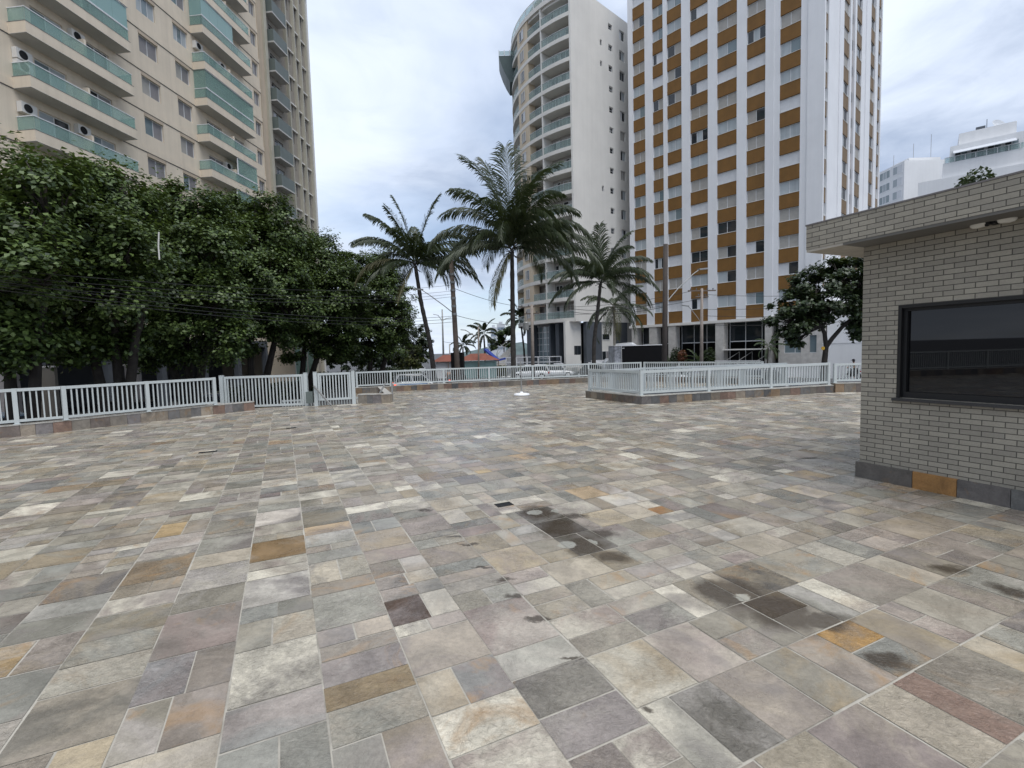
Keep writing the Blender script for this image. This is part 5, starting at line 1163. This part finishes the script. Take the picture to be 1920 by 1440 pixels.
p1, b1, t1 = pole("ribbed brown utility pole between the bent palm and the tallest palm", 859, 31, 488, .19, .13, "wood", 846, bands=6)
lamp_arm(p1, at(856,592,31), at(790,543,31.5), .2)
p2, b2, t2 = pole("dark wooden pole with a long lamp arm standing by the black box truck", 1245, 28, 458, .17, .13, "wood_d", 1248)
lamp_arm(p2, at(1250,566,28), at(1312,505,29), .5)
p3, b3, t3 = pole("slim brown pole with a wire crossarm in front of the tower", 1315, 44, 541, .17, .11, "concpole", 1316)
crossarm(p3, at(1316,545,44), 2.6, (1,.1,0), 5); crossarm(p3, at(1316,556,44), 1.2, (1,.1,0), 2); lamp_arm(p3, at(1314,604,44), at(1290,574,44.5), .3)
p4, b4, t4 = pole("pale concrete pole with crossarms before the glazed lobby", 999, 50, 571, .19, .14, "concpole", 997)
crossarm(p4, at(997,575,50), 2.7, (1,-.2,0), 4); crossarm(p4, at(997,588,50), 1.6, (1,-.2,0), 3)
m = MB(); c = at(986,612,50); m.lathe(c-np.array((0,0,.4)), [(0,0),(.28,0),(.3,.05),(.3,.75),(.25,.85),(0,.87)], 12)
for q in range(3): m.tube([c+np.array((-.15+.15*q,0,.45)), c+np.array((-.2+.2*q,0,.85))], .035, 6)
m.bar(c+np.array((-.3,0,-.1)), c+np.array((.8,0,-.1)), .08); m.build("transformer", "galv", p4)
p5, b5, t5 = pole("thin lamp post with a curved arm beside the small distant palm", 897, 60, 612, .12, .08, "concpole"); lamp_arm(p5, at(896,636,60), at(872,619,60), .35, r=.05)
p6, b6, t6 = pole("very thin tall mast with two lamp arms far beyond the kiosk", 832, 92, 580, .22, .12, "galv", 829); 
for q in (-1,1): lamp_arm(p6, at(829,602,92), at(829+q*8,594+q*3,92), .2, r=.06, head=.9)
p7, b7, t7 = pole("short grey post beside the red-roofed kiosk", 843, 66, 645, .10, .08, "galv")
# cables
GW = "overhead cables"
def cable(label, a, b, sag=.5, r=.016):
    a = np.array(a); b = np.array(b); n = 14; m = MB(); m.tube([a+(b-a)*t-np.array((0,0,4*sag*t*(1-t))) for t in np.linspace(0,1,n)], r, 4, cap=False); tag(m.build("overhead_cable", "black"), label, "cable", GW)
far_l = lambda px, py: at(px, py, 25)
for q, (ya, yl) in enumerate(((534,500),(545,512),(551,520),(556,528))):
    cable(("highest","second","third","lowest")[q]+" of four parallel cables reaching the ribbed pole across the trees", at(850,ya,31), at(-60,yl,11.5), .45, .008)
for q, (ya, yl) in enumerate(((592,520),(597,530),(603,536))):
    cable(("upper","middle","lower")[q]+" of the sagging cables strung low across the dark trees to the ribbed pole", at(857,ya,31), at(-60,yl,11.5), .5, .010)
cable("cable running from the ribbed pole down to the concrete pole's crossarm", at(850,540,31), at(985,575,50), .25)
cable("lower cable running from the ribbed pole to the concrete pole", at(857,592,31), at(990,606,50), .3)
cable("cable from the concrete pole to the slim pole's crossarm", at(1008,575,50), at(1300,545,44), .5)
cable("lower cable from the concrete pole to the slim pole", at(998,590,50), at(1315,560,44), .5)
for q, (y0, y1) in enumerate(((546,556),(574,566),(586,590),(603,604))): cable(("highest","second","third","lowest")[q]+" cable from the slim pole past the leaning tree", at(1318,y0+6,44), at(1760,y1-20,36), .4)
for q, (y0, y1) in enumerate(((566,566),(575,572))): cable(("upper","lower")[q]+" cable from the dark wooden pole to the tall palm's side", at(1247,y0,28), at(1066,y1+12,36), .3)
cable("steep cable falling past the slim palm to the box truck", at(1115,572,52), at(1160,612,47), .05)
cable("thin cable sagging across the distant sky beyond the mast", at(829,640,90), at(900,640,60), .3, .03)

# ================================================================ vehicles
def loft(m, secs, mi=0):
    """secs: (x, half width, z low, z high, roundness) rings of ten points"""
    b = len(m.V); n = 10
    for x, w, z0, z1, rd in secs:
        h = z1-z0
        for y, z in ((-w*.94,z0),(w*.94,z0),(w,z0+h*.25),(w,z0+h*.62),(w*(1-.06*rd),z1-h*.12*rd),(w*(1-.28*rd),z1),(-w*(1-.28*rd),z1),(-w*(1-.06*rd),z1-h*.12*rd),(-w,z0+h*.62),(-w,z0+h*.25)): m.V.append((x,y,z))
    for i in range(len(secs)-1):
        for k in range(n): m.F.append((b+i*n+k, b+i*n+(k+1)%n, b+(i+1)*n+(k+1)%n, b+(i+1)*n+k)); m.I.append(mi); m.C.append((1,1,1,1))
    for f in (tuple(b+k for k in range(n))[::-1], tuple(b+(len(secs)-1)*n+k for k in range(n))): m.F.append(f); m.I.append(mi); m.C.append((1,1,1,1))
def car(label, paint, kind="sedan", name="parked_car", lit_tail=False, group="cars on the street"):
    """built at the origin, nose towards +x"""
    t = thing(name, label, "car", (0,0,0), group); m = MB(); L = dict(sedan=4.4, hatch=3.9, suv=4.4)[kind]; H = dict(sedan=1.45, hatch=1.5, suv=1.68)[kind]; hl = L/2; w = .86; wb = .84 if kind != "suv" else .98; g0 = .24 if kind != "suv" else .30
    loft(m, [(-hl,w*.80,.42,wb*.88,1),(-hl+.12,w*.95,g0+.05,wb*.98,1),(-hl+.7,w,g0,wb+.05,.8),(0,w*1.01,g0,wb+.02,.6),(hl-1.25,w,g0,wb,.8),(hl-.45,w*.95,g0,wb-.13,1),(hl-.1,w*.86,.30,wb-.22,1),(hl,w*.70,.40,wb-.34,1)])
    roof = dict(sedan=(-1.55,-.95,.55,1.20), hatch=(-1.85,-1.55,.45,1.15), suv=(-2.05,-1.8,.5,1.2))[kind]
    m2 = MB(); x0, x1, x2, x3 = roof
    def cab(m_, ins, z0, z1):
        loft(m_, [(x0-ins,w*.90+ins,z0,z0+.03,.6),(x1,w*.80+ins,z0,z1,.9),((x1+x2)/2,w*.80+ins,z0,z1+.03,.9),(x2,w*.79+ins,z0,z1,.9),(x3+ins,w*.88+ins,z0,z0+.03,.6)])
    cab(m2, 0, wb-.02, H-.05); m3 = MB()
    loft(m3, [(x1-.08,w*.70,H-.09,H-.035,1),((x1+x2)/2,w*.72,H-.08,H,1),(x2+.05,w*.69,H-.09,H-.035,1)])
    for s in (-1,1):
        for xa, xb, za, zb in ((x2,x3,H-.06,wb),(x1,x0,H-.06,wb),((x1+x2)/2+.1,(x1+x2)/2+.14,H-.06,wb)): m3.bar((xa,s*w*.80,za),(xb,s*w*.91,zb),.07,.05)
        m3.box(WF, x0+.3, x3-.2, min(s*w*.905,s*w*.93), max(s*w*.905,s*w*.93), wb-.03, wb+.015)
    body = m.build("body", paint, t, local=True, smooth=True); m2.build("windows", "glass", t, local=True, smooth=True); m3.build("roof", paint, t, local=True)
    for x in (-hl+.85, hl-.85):
        for s in (-1,1):
            ax = np.stack([(1,0,0),(0,0,1.),(0,s*1.0,0)], axis=1); m = MB(); rw = .31 if kind != "suv" else .35
            m.lathe((x, s*(w-.19), rw), [(0,0),(rw,.0),(rw,.20),(rw*.72,.215),(rw*.70,.205),(0,.205)], 18, axis=ax); wh = m.build("wheel", "rubber", t, local=True)
            m = MB(); m.lathe((x, s*(w+.012), rw), [(0,.03),(rw*.2,.03),(rw*.66,.012),(rw*.66,.0)], 12, axis=ax); m.build("rim", "alu", wh, local=True)
            m = MB(); m.lathe((x, s*(w-.005), rw), [(rw*1.0,.02),(rw*1.12,.02),(rw*1.12,.0)], 18, axis=ax); m.build("wheel_arch", "rubber", t, local=True)
    for s in (-1,1):
        m = MB(); m.box(WF, -hl-.005, -hl+.16, min(s*.50,s*.82), max(s*.50,s*.82), wb*.70, wb*.90); m.build("tail_light", "brake" if lit_tail else "taillight", t, local=True)
        m = MB(); m.box(WF, hl-.30, hl-.055, min(s*.45,s*.76), max(s*.45,s*.76), wb-.33, wb-.20); m.build("headlight", "headlight", t, local=True)
        m = MB(); m.box(WF, x3-.35, x3-.2, min(s*.88,s*1.02), max(s*.88,s*1.02), wb+.02, wb+.14); m.build("wing_mirror", paint, t, local=True)
    m = MB(); m.box(WF, -hl-.012, -hl+.1, -.22, .22, .46, .58); m.build("number_plate", "offwhite", t, local=True); return t
def park(t, px, Y, rz): t.location = [float(v) for v in street(px, Y)]; t.rotation_euler = (0,0,R(rz)); return t
park(car("white sedan seen from the side behind the street fence", "car_white", "sedan"), 1041, 57.5, 4)
park(car("white SUV partly hidden behind the tallest palm trunk", "car_white", "suv"), 994, 54.5, 172)
park(car("white SUV with a dark rear window beyond the bent palm's trunk", "car_white", "suv"), 780, 74, 62)
pc = park(car("white car with blue livery stripe behind the street fence", "car_white", "hatch", lit_tail=True), 779, 43, 18)
m = MB(); 
for s in (-1,1): m.box(WF, -1.5, .9, min(s*.862,s*.878), max(s*.862,s*.878), .42, .66)
m.build("side_stripe", "bluepaint", pc, local=True)
park(car("black car parked in the shade of the last dark tree", "car_black", "sedan"), 727, 55, 12)
park(car("small white car far off between the bent palm and the black box", "car_white", "sedan"), 829, 84, 70)
park(car("dark car with lit red tail lamps behind the corner of the ramp fence", "car_black", "hatch", lit_tail=True), 1108, 55, 150)
park(car("white car beside the black box truck and the dark pole", "car_white", "hatch"), 1262, 41, 25)
park(car("grey car with a pale roof beyond the angled fence", "car_grey", "hatch"), 1440, 33, -28)
park(car("blue-grey hatchback at the edge of the view behind the long fence", "car_blue", "hatch"), -5, 17.5, -35)
park(car("dark car under the second tree behind the long fence", "car_black", "hatch"), 250, 22, -45)
park(car("grey car in the shade behind the sliding gate", "car_grey", "sedan"), 385, 26, -50)
def box_truck(label, px0, px1, Y, pyt, pyb, rz, mats, cat="truck"):
    a_, b_ = at(px0, pyb, Y), at(px1, pyb, Y); w_ = b_[0]-a_[0]; zt = at((px0+px1)/2, pyt, Y)[2]; t = thing("box_truck", label, cat, (a_[0], Y, ST)); fr = Fr(a_, (math.cos(R(rz)), math.sin(R(rz)))); zb = ST+.75; m = MB()
    m.box(fr, 0, w_, -2.1, 0, zb, zt, 0); m.build("cargo_box", mats[0], t)
    m = MB(); m.box(fr, -.02, w_+.02, -2.13, .03, zt+.001, zt+.06); m.build("roof_edge", mats[1], t)
    m = MB(); m.box(fr, .1, w_-.1, -1.7, -.4, zb-.25, zb-.001); m.build("chassis", "black", t)
    for u in ((.8, w_-1.0) if w_ > 3 else (.3, w_-.3)):
        for v in (-1.8,-.25):
            ax = np.stack([np.array((*fr.u,0)), np.array((0,0,1.)), np.array((*fr.n,0))], axis=1); m = MB(); m.lathe(fr.p(u, v, ST+.42), [(0,-.14),(.42,-.14),(.42,.14),(0,.14)], 16, axis=ax); m.build("wheel", "rubber", t)
    return t, fr, w_, zb, zt
t, fr, w_, zb, zt = box_truck("long black box truck with a crinkled grey film on its end", 1152, 1252, 45, 648, 690, 3, ("tarp","white"))
m = MB(); m.box(fr, .02, .62, .002, .03, zb, zt-.05); m.box(fr, -.03, -.002, -2.0, .0, zb, zt-.05); m.build("film_cover", "poster", t)
m = MB(); m.box(fr, .66, .70, .003, .05, zb, zt); m.box(fr, .75, .95, .003, .05, zt-.22, zt-.16); m.build("door_hinge", "alu", t)
m = MB(); 
loft(m, [(-.9,.8,0,.05,1),(-.5,.9,0,.35,1),(.4,.9,0,.42,1),(.9,.8,0,.06,1)]); q = thing("white_van", "white van roof showing just behind the black box truck", "van", (*at(1172,650,49)[:2], ST)); V = np.array(m.V)*1.35; V[:,2] += at(1172,648,49)[2]-ST-.25; mesh_obj("roof", V, m.F, "car_white", q, local=True, smooth=True)
m = MB(); loft(m, [(-2.2,.9,.3,1.9,.6),(-1.8,.95,.25,2.25,.6),(1.2,.95,.25,2.25,.6),(1.9,.92,.25,1.3,.8),(2.3,.8,.35,1.0,1)]); m.build("body", "car_white", q, local=True, smooth=True)
for x in (-1.4,1.4):
    for s in (-1,1): ax = np.stack([(1,0,0),(0,0,1.),(0,s*1.0,0)], axis=1); m = MB(); m.lathe((x, s*.78, .33), [(0,0),(.33,0),(.33,.2),(0,.2)], 16, axis=ax); m.build("wheel", "rubber", q, local=True)
t, fr, w_, zb, zt = box_truck("tall black box truck seen end-on behind the ribbed utility pole", 846, 868, 54, 662, 692, 0, ("tarp","black"))
m = MB(); m.box(fr, w_*.48, w_*.52, .002, .03, zb+.1, zt-.1); m.build("door_seam", "slate", t)

# ---------------------------------------------------------------- people on motorbikes
def skin_obj(name, joints, edges, mat, parent, root=0):
    me = bpy.data.meshes.new(name); me.from_pydata([j[0] for j in joints], edges, []); me.materials.append(MT[mat]); o = bpy.data.objects.new(name, me); COL.objects.link(o); o.parent = parent
    md = o.modifiers.new("skin", "SKIN"); me.skin_vertices[0].data[root].use_root = True
    for i, j in enumerate(joints): r = j[1]; me.skin_vertices[0].data[i].radius = (r, r) if isinstance(r, float) else r
    s = o.modifiers.new("smooth", "SUBSURF"); s.levels = 2; s.render_levels = 2
    for p in me.polygons: p.use_smooth = True
    return o
def rider(label, loc, rz, shirt, cap):
    """seated on a motorbike facing +x, seat at .80; body, then clothes, hair and cap as parts"""
    t = thing("person", label, "person", loc, None, R(rz)); J = []; E_ = []
    def add(p, r, link=None): J.append((p, r)); 
    pts = [((-.18,0,.90),.13),((-.15,0,1.08),(.15,.11)),((-.08,0,1.30),(.18,.11)),((-.05,0,1.42),.065),((-.03,0,1.50),.06),((-.01,0,1.60),(.085,.10)),((0,0,1.68),(.075,.09))]; ed = [(0,1),(1,2),(2,3),(3,4),(4,5),(5,6)]
    for s in (-1,1):
        b = len(pts); pts += [((-.06,s*.19,1.36),.055),((.08,s*.26,1.14),.045),((.34,s*.27,1.08),.036),((.40,s*.27,1.07),.034)]; ed += [(2,b),(b,b+1),(b+1,b+2),(b+2,b+3)]
        for f in range(4): k = len(pts); pts += [((.45,s*(.235+.022*f),1.075),.011),((.475,s*(.235+.022*f),1.05),.009)]; ed += [(b+3,k),(k,k+1)]
        k = len(pts); pts += [((.42,s*.22,1.05),.012)]; ed += [(b+3,k)]
        b = len(pts); pts += [((-.12,s*.11,.86),.095),((.26,s*.20,.80),.075),((.10,s*.20,.40),.052),((.08,s*.20,.24),.042),((.24,s*.21,.22),.035)]; ed += [(0,b),(b,b+1),(b+1,b+2),(b+2,b+3),(b+3,b+4)]
    skin_obj("body", pts, ed, "skin", t)
    tp = [((-.18,0,.92),.15),((-.15,0,1.08),(.17,.13)),((-.08,0,1.30),(.20,.13)),((-.055,0,1.41),.08)]; te = [(0,1),(1,2),(2,3)]
    for s in (-1,1): b = len(tp); tp += [((-.06,s*.19,1.36),.072),((.06,s*.25,1.17),.062)]; te += [(2,b),(b,b+1)]
    skin_obj("shirt", tp, te, shirt, t)
    tp = [((-.18,0,.88),.15)]; te = []
    for s in (-1,1): b = len(tp); tp += [((-.12,s*.11,.86),.112),((.26,s*.20,.80),.092),((.11,s*.20,.40),.068),((.085,s*.20,.28),.06)]; te += [(0,b),(b,b+1),(b+1,b+2),(b+2,b+3)]
    skin_obj("trousers", tp, te, "cloth_k", t)
    m = MB(); m.lathe((-.005,0,1.66), [(.118,0),(.116,.05),(.09,.10),(.04,.125),(0,.13)], 14); m.box(WF, .08, .24, -.075, .075, .0+1.665, 1.68); m.build("cap", cap, t, local=True)
    m = MB(); m.lathe((-.02,0,1.55), [(.085,0),(.102,.05),(.108,.105)], 14); m.build("hair", "cloth_k", t, local=True)
    m = MB(); m.bar((.085,0,1.60),(.115,0,1.585),.025,.03); m.box(WF, .080,.088,-.045,-.02,1.615,1.63); m.box(WF, .080,.088,.02,.045,1.615,1.63); m.build("face", "skin", t, local=True); return t
def motorbike(label, loc, rz, litd=False):
    t = thing("motorbike", label, "motorbike", loc, None, R(rz))
    for x in (-.62,.66):
        ax = np.stack([(1,0,0),(0,0,1.),(0,1.,0)], axis=1); m = MB(); m.lathe((x,0,.30), [(.20,-.02),(.26,-.05),(.30,-.03),(.305,0),(.30,.03),(.26,.05),(.20,.02),(.20,-.02)], 20, axis=ax); w_ = m.build("wheel", "rubber", t, local=True)
        m = MB(); m.lathe((x,0,.30), [(0,-.03),(.05,-.03),(.05,.03),(0,.03)], 8, axis=ax)
        for q in range(6): a = q*PI/3; m.bar((x,0,.30),(x+.2*math.cos(a),0,.3+.2*math.sin(a)),.02)
        m.build("rim", "alu", w_, local=True)
    m = MB(); m.bar((.66,.07,.3),(.48,.07,.95),.05); m.bar((.66,-.07,.3),(.48,-.07,.95),.05); m.build("fork", "galv", t, local=True)
    m = MB(); m.tube([(.40,-.36,1.03),(.46,-.2,1.0),(.48,0,.98),(.46,.2,1.0),(.40,.36,1.03)], .018, 6); m.build("handlebar", "black", t, local=True)
    m = MB(); loft(m, [(-.75,.08,.66,.80,1),(-.4,.13,.50,.78,1),(0,.14,.28,.76,1),(.25,.13,.32,.86,1),(.5,.08,.60,.92,1)]); m.bar((-.62,.09,.30),(.0,.09,.38),.05); m.bar((-.62,-.09,.30),(.0,-.09,.38),.05); m.build("frame", "car_black", t, local=True)
    m = MB(); loft(m, [(-.72,.09,.79,.86,1),(-.3,.13,.78,.85,1),(.1,.10,.77,.84,1)]); m.build("seat", "rubber", t, local=True)
    m = MB(); m.box(WF, -.83, -.74, -.08, .08, .64, .74); m.build("tail_light", "brake" if litd else "taillight", t, local=True)
    m = MB(); m.lathe((.56,0,.90), [(0,.0),(.08,.0),(.09,-.06),(0,-.08)], 12, axis=np.stack([(0,1.,0),(0,0,1.),(1.,0,0)], axis=1)); m.build("headlight", "headlight", t, local=True)
    return t
b = street(1600, 41); motorbike("dark motorbike ridden past the white street wall", b, 200); rider("person in a dark cap and green shirt riding past the white wall", b, 200, "cloth_g", "cloth_k")
b = street(841, 46); motorbike("dark motorbike with a glowing red tail lamp on the street", b, 100, True); rider("person in dark clothes riding away on the motorbike with the red lamp", b, 100, "cloth_k", "cloth_k")
# signs seen under the trees and on the leaning tree
m = MB(); c = at(1543,653,29.2); m.lathe(c, [(0,0),(.11,0),(.11,.02),(0,.02)], 18, axis=np.stack([(1,0,0),(0,0,1.),(0,-1.,0)], axis=1)); tag(m.build("round_sign", "gold"), "small round yellow disc fixed to the leaning tree trunk", "sign")
for q, (px, py0, py1, Y_) in enumerate(((298,435,487,15.6),(651,517,552,35))):
    m = MB(); m.tube([at(px,py0,Y_), at(px-1,(py0+py1)/2,Y_), at(px+1,py1,Y_)], .022 if q == 0 else .05, 6); tag(m.build("hanging_stalk", "lampw"), ("pale dry stalk hanging in the second dark tree's crown","pale dry stalk hanging in the last dark tree's crown")[q], "dry stalk")
# garden gate frame, benches and pale panels in the shade under the trees
for q, (px0, px1, py0, py1, Y_, mt, lab) in enumerate(((0,33,690,735,20.5,"mauve","pale grey panel in the shade under the first tree"),(62,104,690,722,22,"brownwall","low pale wall panel in the shade under the first trees"),(235,262,686,716,24,"mauve","small framed panel in the shade under the dark trees"),(505,553,640,705,40,"beige","beige wall end showing under the trees by the swing gate"))):
    a_, b_ = at(px0,py1,Y_), at(px1,py1,Y_); fr = Fr(a_, (b_-a_)[:2]); z1 = at(px0,py0,Y_)[2]; m = MB(); m.box(fr, 0, b_[0]-a_[0], -.15, 0, ST, z1); m.box(fr, -.04, b_[0]-a_[0]+.04, -.19, .04, z1+.001, z1+.08, 1); tag(m.build("garden_wall", [mt,"offwhite" if q < 3 else "beige"]), lab, "wall")
a_, b_ = at(555,690,44), at(590,690,43); fr = Fr(a_, (b_-a_)[:2]); gw = thing("glass_shelter", "teal glass screen under the trees beyond the swing gate", "glass screen", (*a_[:2], ST)); m = MB(); Lw = np.linalg.norm((b_-a_)[:2]); z1 = at(560,655,44)[2]; m.box(fr, 0, Lw, -.03, 0, ST+.1, z1); m.build("glass", "teal_pane", gw); m = MB()
for q in range(4): m.box(fr, Lw*q/3-.04, Lw*q/3+.04, .001, .06, ST, z1+.05)
m.build("posts_frame", "white", gw).name = "frame"
